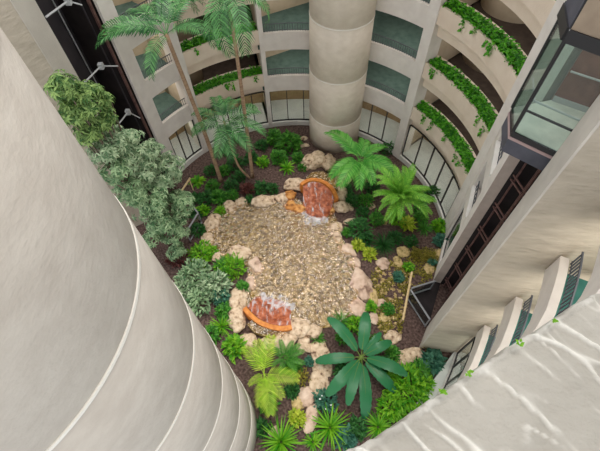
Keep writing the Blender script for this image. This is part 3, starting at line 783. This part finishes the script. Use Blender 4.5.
# ------------------------------------------------------------------ plants
def frond_mesh(name, m, ln, nl, ll, lw, e0, bend, vee=.45, rnd=None, sweep=.9, rach=.014, mstem='stem'):
    """arching feather leaf along +X from the origin: rachis with two rows of leaflets"""
    rnd = rnd or random.Random(1); mb = MB(); pts = []; q = Vector((0,0,0)); e = e0; n = 14
    tw = rnd.uniform(-.15,.15); y = 0
    es = []
    for i in range(n+1):
        pts.append(q.copy()); es.append(e)
        q = q+Vector((math.cos(e)*math.cos(y),math.cos(e)*math.sin(y),math.sin(e)))*ln/n; e -= bend/n*(.5+i/n); y += tw/n
    mb.tube(pts,[rach*(1-.8*i/n) for i in range(n+1)],5)
    for k in range(nl):
        t = .12+.88*(k+.5)/nl; i = min(int(t*n),n-1); f_ = t*n-i
        p = pts[i].lerp(pts[i+1],f_); e = es[i]
        tan = Vector((math.cos(e),0,math.sin(e))); up = Vector((-math.sin(e),0,math.cos(e)))
        L_ = ll*(math.sin(math.pi*(.12+.80*t))**.7)*rnd.uniform(.88,1.08)
        fw = sweep*(.55+.9*t)
        for sgn in (1,-1):
            d = (Vector((0,sgn,0))+tan*fw+up*vee).normalized()
            w = lw*(.7+.3*math.sin(math.pi*t))
            d2 = (d-Vector((0,0,.55+.3*rnd.random()))*.9).normalized()
            m1 = p+d*L_*.55; tip = m1+d2*L_*.45; sd_ = tan.normalized()*w*.5
            mb.add([p-sd_*.5,p+sd_*.5,m1+sd_,m1-sd_,tip],[(0,1,2,3),(3,2,4)])
    o = mb.build(name,m); me = o.data; bpy.data.objects.remove(o); return me
def place_frond(me, parent, base, az, el=0.0, sc=1.0, roll=0.0):
    o = link('frond', me, parent)
    o.matrix_local = Matrix.Translation(base)@Matrix.Rotation(az,4,'Z')@Matrix.Rotation(-el,4,'Y')@Matrix.Rotation(roll,4,'X')@Matrix.Scale(sc,4)
    return o
def palm(name, label, base, crown, mid, rad, fronds, cat='palm tree', meshes=None, group=None):
    t = thing(name,label,cat,base,group)
    pts = spline([Vector((0,0,-.05)),mid-base,crown-base],14)
    if rad: MB().tube(pts,[rad*(1.25-.4*i/14) if i else rad*1.6 for i in range(15)],12).build('trunk',M['trunk'],t,True)
    for k,(az,el,sc) in enumerate(fronds): place_frond(meshes[k%len(meshes)],t,crown-base+Vector((math.cos(az)*.05,math.sin(az)*.05,0)),az,el,sc,random.uniform(-.3,.3))
    return t
random.seed(21)
rnd = random.Random(3)
tall = [frond_mesh('frond',L['palm'],2.75,26,.66,.085,.55,b,.1,random.Random(i)) for i,b in enumerate((1.7,2.0,1.3))]
def fan(n, lo=-.2, hi=.6, smin=.8, smax=1.05, a0=0):
    return [(a0+i*2*math.pi/n+rnd.uniform(-.2,.2), rnd.uniform(lo,hi), rnd.uniform(smin,smax)) for i in range(n)]
hang = [frond_mesh('frond',L['palm'],2.9,28,.66,.085,.5,b,.0,random.Random(i+9)) for i,b in enumerate((2.5,2.8))]
sm = [frond_mesh('frond',L['palm'],2.1,24,.54,.08,.45,b,.15,random.Random(i+4)) for i,b in enumerate((1.5,1.9))]
def aimed(name, label, cpx, cz, tips, me, cat, ln, rise=.3, base=None, stemr=.0):
    """fronds aimed at the places their tips reach"""
    c = at(cpx[0],cpx[1],cz); b = Vector((c.x,c.y,0)) if base is None else base
    t = thing(name,label,cat,b)
    if stemr: MB().tube([Vector((0,0,-.03)),(c-b)*.5,c-b],[stemr*1.2,stemr,stemr*.8],8).build('stem',M['stem'],t,True)
    for i,(x,y) in enumerate(tips):
        q = at(x,y,cz+.15); d = q-c
        place_frond(me[i%len(me)],t,c-b,math.atan2(d.y,d.x),0,d.xy.length/ln,random.uniform(-.25,.25))
    return t
def crown_palm(name, label, base, crown, mid, rad, tips, drop, me, ln):
    t = thing(name,label,'palm tree',base); pts = spline([Vector((0,0,-.05)),mid-base,crown-base],14)
    MB().tube(pts,[rad*1.6]+[rad*(1.25-.4*i/14) for i in range(1,15)],12).build('trunk',M['trunk'],t,True)
    for i,(x,y) in enumerate(tips):
        q = at(x,y,crown.z-drop); d = q-crown; h_ = d.xy.length
        sc = max(.6,min(1.15,h_/ln)); el = max(-.9,min(1.0,(h_/ln-1)*-.9)) if h_ < ln else 0
        place_frond(me[i%len(me)],t,crown-base+Vector((d.x,d.y,0)).normalized()*.04,math.atan2(d.y,d.x),el*(-1 if i%2 else 1)*.8,max(sc,.85),random.uniform(-.35,.35))
    return t
b1 = at(221,181); c1 = at_r(166,34,b1.xy.length-.2); m1 = at_r(205,134,b1.xy.length-.05)
crown_palm('tall_palm','tallest palm with pale trunk leaning left past the pillar, left of the other tall palm',b1,c1,m1,.10,
  [(113,52),(120,20),(119,66),(157,78),(140,-5),(170,-18),(192,-2),(214,42),(206,66),(212,15),(150,62)],.9,tall,2.2)
b2 = at(252.5,177); c2 = at_r(228,-6,b2.xy.length); m2 = at_r(243,100,b2.xy.length)
crown_palm('tall_palm','tall palm with drooping fronds hanging over its thin trunk, right of the leaning one',b2,c2,m2,.085,
  [(250,74),(221,66),(238,60),(259,42),(266,10),(204,36),(200,8),(246,-30),(215,-30),(228,72)],2.0,hang,1.7)
b3 = at(250,178); c3 = at_r(224,122,b3.xy.length-.1); m3 = at_r(237,163,b3.xy.length)
crown_palm('short_palm','short palm with curved stem and full crown between the two tall palm trunks',b3,c3,m3,.06,
  [(209,86),(196,138),(199,122),(233,168),(222,160),(268,112),(274,140),(246,94),(252,155),(228,88)],.6,sm,1.65)
bp_ = [frond_mesh('frond',L['palm_bright'],2.0,34,.62,.075,.5,b,.2,random.Random(i+14)) for i,b in enumerate((1.25,1.5))]
aimed('broad_palm','bright green feather palm at the foot of the round column, right of the upper waterfall',(359,160),2.2,[(329,134),(331,172),(343,184),(358,184),(374,180),(391,163),(383,146),(366,138),(396,176),(350,140)],bp_,'palm',1.75,stemr=.06)
fe = [frond_mesh('frond',L['feather'],1.8,50,.36,.036,.7,b,.3,random.Random(i+24)) for i,b in enumerate((1.3,1.7))]
t = palm('feathery_palm','fine feathery bright palm clump right of the bright feather palm',at(397,205),at(399,198,2.3),at(398,201,1.2),.05,[(i*2.399+rnd.uniform(-.15,.15),rnd.uniform(-.3,.9),rnd.uniform(.75,1.1)) for i in range(34)],'palm',fe)
ye = [frond_mesh('frond',L['palm_yellow'],1.7,18,.58,.058,.55,b,.15,random.Random(i+34)) for i,b in enumerate((1.1,1.3))]
aimed('yellow_palm','glowing yellow green feather palm beside the near round column',(264,374),.9,[(245,350),(271,338),(296,378),(281,396),(269,412),(259,404),(250,384),(257,342)],ye,'palm',1.5,stemr=.05)
cy = [frond_mesh('frond',L['mid'],1.0,26,.26,.035,.5,1.2,.25,random.Random(44))]
aimed('cycad','small green cycad between the yellow palm and the pale stone trail',(285,358),.5,[(268,345),(280,340),(292,341),(303,350),(304,362),(296,371),(281,374),(272,366),(299,344)],cy,'cycad',.9)
# banana like plant with broad leaves
def broad_leaf(m, ln, wd, e0, bend, rnd):
    mb = MB(); n = 36; q = Vector((0,0,0)); e = e0; vs=[]; fs=[]; rows = []
    pts=[]
    for i in range(n+1):
        t = i/n
        w = wd*.5*(0 if t<.16 else (math.sin(math.pi*min(1,(t-.16)/.84*.95+.05))**.42))
        u = Vector((-math.sin(e),0,math.cos(e)))
        jit = 1+.06*math.sin(t*60)
        rows.append([q+Vector((0,w*k*jit,0))+u*(abs(k)*w*.22-(abs(k)**3)*w*.25+abs(k)*(.018 if i%2 else -.018)) for k in (-1,-.5,0,.5,1)])
        pts.append(q-u*.012)
        q = q+Vector((math.cos(e),0,math.sin(e)))*ln/n; e -= bend/n*(.3+1.4*t)
    for r in rows: vs += r
    for i in range(5,n):
        for j in range(4): fs.append((i*5+j,i*5+j+1,(i+1)*5+j+1,(i+1)*5+j))
    mb.add(vs,fs)
    return mb, pts
def banana():
    c = at(361,357,.55); b = Vector((c.x,c.y,0))
    t = thing('banana_plant','large plant of broad blue green paddle leaves on the soil below the pond','plant',b)
    MB().tube([(0,0,-.05),(0,0,.35),(0,0,.6)],[.14,.11,.08],10).build('stem',M['stem'],t,True)
    tips = [(327,318,1),(367,309,1),(317,357,.9),(326,394,1),(350,405,.9),(369,417,1),(407,376,1.15),(393,338,.8),(398,388,.9),(341,385,.7),(381,330,.6)]
    for i,(x,y,s) in enumerate(tips):
        q = at(x,y,1.15); d = q-c
        ln = d.xy.length*1.10
        mb,pts = broad_leaf(L['banana'],ln,.54*min(1,s),.62-.3*(i%3==2),1.15+.3*(i%2),random.Random(i))
        o = mb.build('leaf',L['banana'],t,True); o.location = c-b; o.rotation_euler = (random.uniform(-.2,.2),0,math.atan2(d.y,d.x))
        r_ = MB().tube(pts,[.024*(1-.7*k/36) for k in range(37)],5).build('midrib',M['stem'],o)
banana()
def rosette(x, y, n, ln, wd, mat, label, cat='plant', name='strap_leaf_plant', el=(.3,1.3), bend=1.4, z=0.0, group=None):
    p = at(x,y,z); mb = MB(); r = random.Random(int(x*31+y))
    for i in range(n):
        th = i*2.399+r.uniform(-.2,.2); e = el[0]+(el[1]-el[0])*(i/n)+r.uniform(-.1,.1)
        mb.strap(Vector((math.cos(th)*.03,math.sin(th)*.03,.0)),th,e,ln*r.uniform(.75,1.1),wd,bend)
    return tag(mb.build(name,L[mat],None,False,p),label,cat,group)
def shrub(x, y, rx, h, n, ll, lw, mat, label, cat='shrub', name='shrub', ry=None, z=0.0, kind=None, dense=.55):
    p = at(x,y,z); mb = MB(); r = random.Random(int(x*17+y*3)); ry = ry or rx
    for i in range(n):
        th = r.uniform(0,2*math.pi); ph = math.acos(r.uniform(0,1)); k = r.uniform(dense,1)
        q = Vector((math.cos(th)*math.sin(ph)*rx*k,math.sin(th)*math.sin(ph)*ry*k,.04+math.cos(ph)*h*k))
        q *= .78+.75*abs(noise.noise((q.x/rx*1.6+x,q.y/ry*1.6+y,q.z/h)))
        d = (Vector((q.x/rx,q.y/ry,.25+.4*r.random()))+Vector((r.uniform(-.6,.6),r.uniform(-.6,.6),r.uniform(-.3,.3)))).normalized()
        mb.leaf(q,d,Vector((r.uniform(-.3,.3),r.uniform(-.3,.3),1)),ll*r.uniform(.7,1.15),lw*r.uniform(.8,1.1))
    if z == 0:
        for k in range(5):
            a = k*1.26; mb.tube([(0,0,-.02),(math.cos(a)*rx*.5,math.sin(a)*ry*.5,h*.7)],.012,4)
    return tag(mb.build(name,L[mat],None,False,p),label,cat,None,kind)
PXM = .047     # metres per photo pixel on the court floor, roughly
def sh(x,y,rpx,mat,label,h=None,ll=.2,lw=.11,n=None,**k):
    rx = rpx*PXM; shrub(x,y,rx,h or rx*.8,n or int(110+rx*rx*520),ll,lw,mat,label,**k)
def ro(x,y,rpx,mat,label,n=34,wd=.06,**k): rosette(x,y,n,rpx*PXM*1.1,wd,mat,label,**k)
ro(198,182,12,'bright','bright green broad leaf rosette beside the left timber handrail',22,.20,el=(.2,1.1))
sh(289,146,17,'mid','large leafy green shrub below the glazing left of the round column',.9,.30,.16)
sh(279,160,10,'mid','green shrub left of the bright rosette, under the large leafy shrub',.6,.26,.14)
ro(287,169,13,'bright','bright green rosette left of the upper waterfall rocks',30,.11)
sh(298,160,7,'mid','small green shrub left of the big cream waterfall rocks',.5,.22,.12)
sh(263,164,7,'bright','small bright shrub on bare mulch right of the tall palm trunks',.4,.2,.12)
sh(207,201,11,'dark','dark leafy plant above the first pond rim rocks at left',.5,.24,.13)
sh(219,199,9,'mid','green leafy plant left of the leaning palm base',.45,.24,.14)
sh(221,212,6,'bright','bright trailing plant over the pond rim rock at upper left',.3,.18,.12)
sh(232,188,10,'dark','dark green plant between the palm bases',.5,.2,.1)
sh(248,191,8,'maroon','maroon leafed plant below the right palm base',.45,.26,.09)
sh(261,190,9,'dark','dark green plant right of the maroon plant',.5,.24,.11)
sh(236,166,12,'dark','dark plant mass behind the short palm stem',.6,.22,.1)
sh(212,172,9,'dark','dark low plant by the kerb left of the leaning palm',.4,.2,.1)
sh(262,147,8,'dark','dark plant on the mulch by the slim pillar foot',.4,.22,.1)
sh(228,152,8,'dark','dark plant by the kerb behind the leaning palm trunk',.4,.22,.1)
sh(212,252,0.1+6,'bright','small bright plant on the left pond rim by the guard panel',.3,.18,.1)
sh(199,232,8,'dark','dark plant beside the guard panel among the left trees',.5,.2,.1)
sh(202,256,13,'bright','bright green leafy shrub left of the pond point',.7,.24,.12)
sh(233,268,15,'bright','feathery bright green shrub on the pond point',.6,.22,.06,n=700)
sh(196,278,19,'grey_dark','dull green shrub against the near round column edge, upper',.9,.26,.12)
sh(216,288,18,'grey','grey green variegated shrub left of the lower waterfall',.9,.28,.10)
sh(200,303,14,'grey_dark','dull green shrub hugging the near round column, below the variegated one',.8,.26,.12)
sh(178,260,11,'maroon','reddish shrub at the near column edge under the left trees',.6,.22,.1)
ro(222,327,15,'bright','bright grassy rosette left of the lower waterfall basin',44,.05)
sh(235,347,10,'bright','bright leafy plant between the grassy rosette and the yellow palm',.4,.26,.16)
sh(222,300,9,'blue','blue green plant left of the upright waterfall lip rock',.5,.22,.1)
sh(352,203,9,'dark','dark mossy shrub right of the pale waterfall rocks',.6,.14,.07,n=420)
sh(359,231,13,'dark','dark green shrub right of the pond, below the waterfall rocks',.7,.24,.11)
sh(358,246,6,'yellow','variegated yellow green plant on the right pond bank, upper of two',.3,.22,.11)
sh(369,255,7,'yellow','variegated yellow green plant on the right pond bank, lower of two',.3,.22,.11)
ro(383,246,17,'dark','dark grassy clump in the middle of the right garden',90,.04)
sh(376,221,9,'mid','green plant under the yellow edge of the feathery palm',.5,.2,.1)
sh(407,226,7,'yellow','yellow leafed plant under the feathery palm, toward the glazing',.4,.3,.14)
ro(424,229,12,'mid','grassy green clump near the fin pillar foot',60,.04)
sh(438,227,7,'bright','bright green plant against the kerb at the fin pillar',.4,.26,.14)
sh(440,242,7,'blue','blue green plant beside the lift wall',.4,.22,.12)
sh(430,196,8,'dark','dark shrub against the kerb under the ivy planters',.7,.2,.12)
sh(420,210,8,'mid','green shrub right of the feathery palm',.6,.2,.1)
sh(386,152,8,'dark','dark shrub behind the bright feather palm by the glazing',.8,.2,.1)
sh(372,190,9,'dark','dark plant between the two bright palms',.6,.2,.1)
sh(430,258,8,'moss','mossy yellow brown mound by the lift wall',.3,.1,.05,n=420)
sh(418,256,9,'moss','mossy yellow brown mound next to the round tan rock',.3,.1,.05,n=460)
sh(408,268,5,'bright','tiny bright plant at the top of the timber handrail',.25,.16,.1)
sh(432,263,4,'blue','tiny pale green plant by the far pit guard',.25,.14,.08)
sh(398,278,5,'blue','small blue green plant left of the timber handrail',.25,.2,.14)
ro(341,322,13,'mid','grassy green plant at the bottom right of the pond',36,.05)
sh(355,325,8,'bright','bright plant under the upper banana leaf',.4,.2,.1)
ro(318,339,9,'mid','small strap leaf plant beside the stone trail top',30,.045)
sh(371,308,5,'bright','small bright plant right of the round pinkish rock',.3,.18,.09)
sh(405,388,21,'bright','large bright green shrub left of the stucco ledge',.8,.30,.10,n=900)
sh(391,408,13,'bright','bright green shrub below the large bright one, at the ledge edge',.6,.28,.10)
ro(378,427,16,'bright','bright strap leaf clump at the lower edge of the ledge',50,.055)
sh(431,362,10,'blue','blue green plant near the foot of the tan wing wall',.5,.3,.18)
sh(428,345,6,'moss','yellow brown low plant at the foot of the wing wall',.3,.12,.07)
ro(281,442,22,'bright','strap leaf rosette at the bottom beside the near column foot',64,.065)
ro(330,428,22,'bright','strap leaf rosette at the bottom below the banana plant',60,.07)
sh(297,419,7,'yellow','small yellow green plant between the two bottom rosettes',.3,.2,.12)
ro(313,442,10,'bright','small strap leaf plant between the bottom rosettes, at the frame edge',26,.06)
sh(326,401,10,'blue','blue green plant with small white flowers below the banana plant',.4,.24,.13)
sh(345,437,8,'blue','low blue green plant right of the bottom rosettes',.3,.28,.2)
sh(302,378,7,'moss','mossy brown plant left of the pale stone trail',.35,.14,.06)
sh(292,391,6,'dark','dark plant under the yellow palm',.3,.2,.1)
sh(268,405,8,'mid','green plant below the yellow palm',.4,.22,.12)
sh(309,362,4,'blue','tiny blue green plant beside the stone trail',.25,.14,.08)
sh(393,355,7,'mid','green plant beside the right banana leaf',.4,.2,.1)
sh(388,310,6,'mid','green plant at the foot of the timber handrail',.3,.16,.09)
sh(275,141,10,'mid','leafy green shrub touching the kerb left of the round column',.8,.28,.15)
sh(252,160,9,'dark','dark plant right of the thin straight palm trunk',.5,.22,.1)
sh(240,178,8,'dark','dark plant in front of the curved short palm stem',.4,.2,.1)
sh(226,172,8,'mid','green plant between the leaning palm and the short palm stem',.4,.22,.1)
sh(232,197,7,'mid','green plant on the pond rim above the round pitted rock',.35,.2,.1)
sh(250,201,5,'dark','small dark plant between two pond rim rocks at the top left',.3,.18,.1)
sh(273,190,7,'dark','dark plant behind the long cream pond rim rock',.4,.2,.1)
sh(213,188,8,'mid','green plant right of the bright broad leaf rosette',.4,.24,.12)
sh(196,200,7,'dark','dark plant under the bright broad leaf rosette',.4,.2,.1)
sh(204,212,7,'bright','bright plant beside the first left pond rim rocks',.35,.2,.12)
sh(197,216,6,'dark','dark plant by the corner of the left guard',.4,.2,.1)
sh(241,140,7,'dark','dark low plant by the kerb behind the thin palm trunk',.4,.2,.1)
sh(302,169,5,'mid','small green plant among the rocks above the upper waterfall',.3,.16,.08)
sh(346,192,7,'dark','dark plant right of the pale rock pile, under the palm fronds',.5,.2,.1)
sh(365,203,9,'mid','green shrub under the left side of the feathery palm',.6,.22,.1)
sh(362,214,7,'dark','dark plant above the dark green shrub right of the pond',.4,.2,.1)
sh(347,234,5,'mid','small green plant between the pond rim rocks and the dark shrub',.3,.18,.09)
sh(366,240,8,'dark','dark plant above the variegated bank plants',.4,.2,.1)
sh(395,240,9,'dark','dark plant right of the dark grassy clump',.5,.2,.09)
sh(411,243,7,'dark','dark low plant left of the mossy mound, right garden',.35,.18,.09)
sh(420,219,8,'mid','green plant behind the grassy clump, near the kerb',.5,.22,.1)
sh(398,221,8,'bright','bright plant under the front of the feathery palm',.5,.26,.12)
sh(343,338,7,'mid','green plant left of the banana plant stem',.35,.2,.1)
sh(375,345,8,'mid','green plant under the upper right banana leaves',.4,.2,.1)
sh(386,366,8,'dark','dark plant under the right banana leaf',.4,.2,.1)
sh(342,372,8,'dark','dark plant under the left banana leaves',.35,.2,.1)
sh(357,428,8,'dark','dark low plant right of the bottom right rosette',.35,.2,.12)
sh(418,372,10,'mid','green shrub above the large bright shrub by the ledge',.6,.26,.1)
sh(423,385,9,'bright','bright shrub against the ledge above the large bright shrub',.6,.26,.1)
sh(262,428,7,'dark','dark plant at the foot of the near round column',.3,.2,.1)
sh(293,368,8,'mid','green plant between the cycad and the stone trail',.35,.2,.1)
sh(212,335,8,'mid','green plant at the near column edge by the grassy rosette',.5,.24,.12)
sh(225,312,9,'mid','green plant left of the long cream waterfall rock',.5,.22,.11)
sh(243,288,6,'mid','small green plant above the upright waterfall lip rock',.35,.2,.1)
sh(222,268,9,'mid','green plant between the bright shrub and the feathery shrub at the pond point',.5,.22,.08)
sh(186,292,12,'grey','grey green shrub at the near column edge, middle',.8,.28,.1)
for i,(x,y) in enumerate(((320,399),(331,405),(326,409),(322,396))):
    p = at(x,y,.42); mb = MB()
    for k in range(5):
        a = k*1.257; mb.leaf(p,Vector((math.cos(a),math.sin(a),.2)),Vector((0,0,1)),.05,.05)
    mb.tube([p-Vector((0,0,.4)),p],.006,4)
    tag(mb.build('white_flower',L['white']),'small white flower on the blue green plant below the banana plant','flower','white flowers')
# low moss and pebbles in the right garden
rnd = random.Random(77); mb = MB()
poly = [(372,270),(392,258),(420,246),(446,252),(432,278),(410,290),(404,318),(398,345),(380,330),(368,300)]
def inpoly(x,y,P):
    c = False; j = len(P)-1
    for i in range(len(P)):
        if (P[i][1]>y)!=(P[j][1]>y) and x < (P[j][0]-P[i][0])*(y-P[i][1])/(P[j][1]-P[i][1])+P[i][0]: c = not c
        j = i
    return c
k = 0
while k < 2600:
    x,y = rnd.uniform(366,448),rnd.uniform(244,346)
    if not inpoly(x,y,poly) or noise.noise((x*.09,y*.09,2)) < -.12: continue
    p = at(x,y,rnd.uniform(.005,.05)); th = rnd.uniform(0,6.28)
    mb.leaf(p,Vector((math.cos(th),math.sin(th),.5)),Vector((0,0,1)),rnd.uniform(.06,.13),.06); k += 1
tag(mb.build('ground_moss',L['moss']),'patchy yellow brown moss and creeping leaves in the right garden','moss',None,'stuff')
mb = MB()
for k in range(520):
    x,y = rnd.uniform(366,412),rnd.uniform(262,348)
    if not inpoly(x,y,poly): continue
    p = at(x,y,.01); r = rnd.uniform(.03,.1)
    ring_ = [(p.x+r*math.cos(a*1.047)*rnd.uniform(.8,1.2),p.y+r*math.sin(a*1.047)*rnd.uniform(.7,1.1)) for a in range(6)]
    vs = [(a,b,0) for a,b in ring_]+[((a+p.x)/2*1.0,(b+p.y)/2,r*.7) for a,b in ring_]
    mb.add(vs,[(i,(i+1)%6,6+(i+1)%6,6+i) for i in range(6)]+[(6,7,8,9,10,11)])
tag(mb.build('pebble_bed',M['moss_rock']),'scattered tan pebbles beside the right pond bank','pebbles',None,'stuff')
# small plants covering the soil everywhere else
# left trees with palmate leaves
def tree(base, clumps, label, mat, ll, seed, trunk_r=.09):
    t = thing('leafy_tree',label,'tree',base)
    r = random.Random(seed); mb = MB(); tr = MB()
    for c,rad,n in clumps:
        c = c-base
        for k in range(3):
            a = r.uniform(0,6.28); e = c+Vector((math.cos(a),math.sin(a),r.uniform(-.3,.5)))*rad*.6
            tr.tube(spline([Vector((0,0,-.05)),Vector((c.x*.35,c.y*.35,c.z*.5)),e],8),[trunk_r*(1-.085*i) for i in range(9)],6)
        for i in range(n):
            th = r.uniform(0,6.283); ph = math.acos(r.uniform(-.5,1)); k = r.uniform(.55,1)
            o = Vector((math.cos(th)*math.sin(ph),math.sin(th)*math.sin(ph),math.cos(ph)*.85))
            p = c+o*rad*k*(1+.25*noise.noise((o.x*2,o.y*2,o.z*2+seed)))
            ax = (o+Vector((0,0,.7))).normalized(); u = ax.orthogonal().normalized(); w_ = ax.cross(u); ph0 = r.uniform(0,6.28)
            for q in range(7):
                a = ph0+q*2*math.pi/7; d = u*math.cos(a)+w_*math.sin(a)+ax*.15-Vector((0,0,.25))
                mb.leaf(p,d,ax,ll*r.uniform(.75,1.15),ll*.30,.3,.25)
    tr.build('trunk',M['bark'],t,True); mb.build('foliage',L[mat],t)
    return t
def A(x,y,r): return at_r(x,y,r)
tree(Vector((-7.0,10.9,0)),[(A(82,100,13.2),.75,150),(A(62,86,13.0),.5,75),(A(96,116,13.4),.65,110),(A(72,112,12.9),.5,70),(A(104,98,13.5),.32,30),(A(88,132,12.9),.5,70)],'tall tree with lime finger leaves beside the dark left shaft, top of the left greenery','lime',.25,1,.06)
tree(Vector((-6.9,12.2,0)),[(A(138,168,13.6),.9,110),(A(168,166,14.0),.75,80),(A(112,140,13.4),.7,80),(A(148,150,14.2),.6,60),(A(172,178,14.0),.45,40),(A(124,158,13.3),.7,70),(A(104,150,12.9),.6,60),(A(128,138,13.8),.5,45),(A(160,182,13.4),.5,40)],'grey green leafy tree in front of the left shaft, middle of the left greenery','grey',.25,2,.08)
tree(Vector((-6.6,11.3,0)),[(A(150,200,12.9),.9,110),(A(178,203,13.1),.75,90),(A(172,230,12.6),.75,90),(A(130,190,12.8),.8,80),(A(158,222,12.4),.7,70),(A(180,218,12.7),.4,35),(A(176,250,12.2),.5,40),(A(112,170,12.6),.6,55),(A(150,238,12.2),.45,35)],'dull green leafy tree next to the near round column, lowest of the left greenery','grey_dark',.25,3,.08)

# unseen bars added over the court to break up the reflected sky
for i in range(7):
    struct(MB().box((-14,-3+3.4*i,24.0),(14,-1.6+3.4*i,24.5)).build('trim_skylight_beam',M['pillar']))
# ------------------------------------------------------------------ light and camera
w = bpy.data.worlds.new('World'); S.world = w; w.use_nodes = True
bg = w.node_tree.nodes['Background']; bg.inputs[0].default_value = (.93,.97,1.0,1); bg.inputs[1].default_value = 1.0
sun = bpy.data.lights.new('Sun','SUN'); sun.energy = 2.6; sun.angle = R_(38); sun.color = (1,.96,.9)
so = bpy.data.objects.new('Sun',sun); COL.objects.link(so); so.rotation_euler = (R_(-15),R_(7),0)
def ceiling_lamp(p, az, e, sx, sy=.8, col=(1,.95,.86)):
    l = bpy.data.lights.new('ceiling_lamp','AREA'); l.shape = 'RECTANGLE'; l.size = sx; l.size_y = sy; l.energy = e; l.color = col
    o = bpy.data.objects.new('ceiling_lamp',l); COL.objects.link(o); o.location = p; o.rotation_euler = (0,0,R_(-az))
for a,w_ in ((-50,1.6),(-32,2.4),(-18,2.4),(1,3),(38,2.6),(60,2.4),(72,2.4),(84,2.4)): ceiling_lamp(ring(9.25,a,2.6),a,19,w_)
for k in (1,2,3):
    z = LEV[k+1]-.3
    for a in (-50,2,40): ceiling_lamp(ring(10.2,a,z),a,GREEN_E,2.5,1.4)
    for a in (-25,64,80): ceiling_lamp(ring(10.3,a,z),a,BROWN_E,2.5,1.0)
    p = Vector((7.4,3.2,3.1+2.73*k)); ceiling_lamp(p,0,60,1.6,1.6)
ceiling_lamp(Vector((7.3,3.4,2.7)),0,40,1.6,1.6)
l_ = Vector((6.7,7.0,14.9)); ceiling_lamp(l_,0,22,.8,.8)
cam = bpy.data.cameras.new('Camera'); cam.sensor_width = 36; cam.lens = F*36/600; cam.clip_start = .02
co = bpy.data.objects.new('Camera',cam); COL.objects.link(co)
sp,cp,c,s = math.sin(PITCH),math.cos(PITCH),math.cos(ROLL),math.sin(ROLL)
U = Vector((0,cp,sp)); X = Vector((1,0,0))
right = X*c+U*s; up = -X*s+U*c; back = -Vector((0,sp,-cp))
co.matrix_world = Matrix(((right.x,up.x,back.x,0),(right.y,up.y,back.y,0),(right.z,up.z,back.z,H),(0,0,0,1)))
S.camera = co
S.view_settings.view_transform = 'Standard'; S.view_settings.look = 'None'; S.view_settings.exposure = EXPO; S.view_settings.gamma = 1
S.view_settings.use_curve_mapping = False
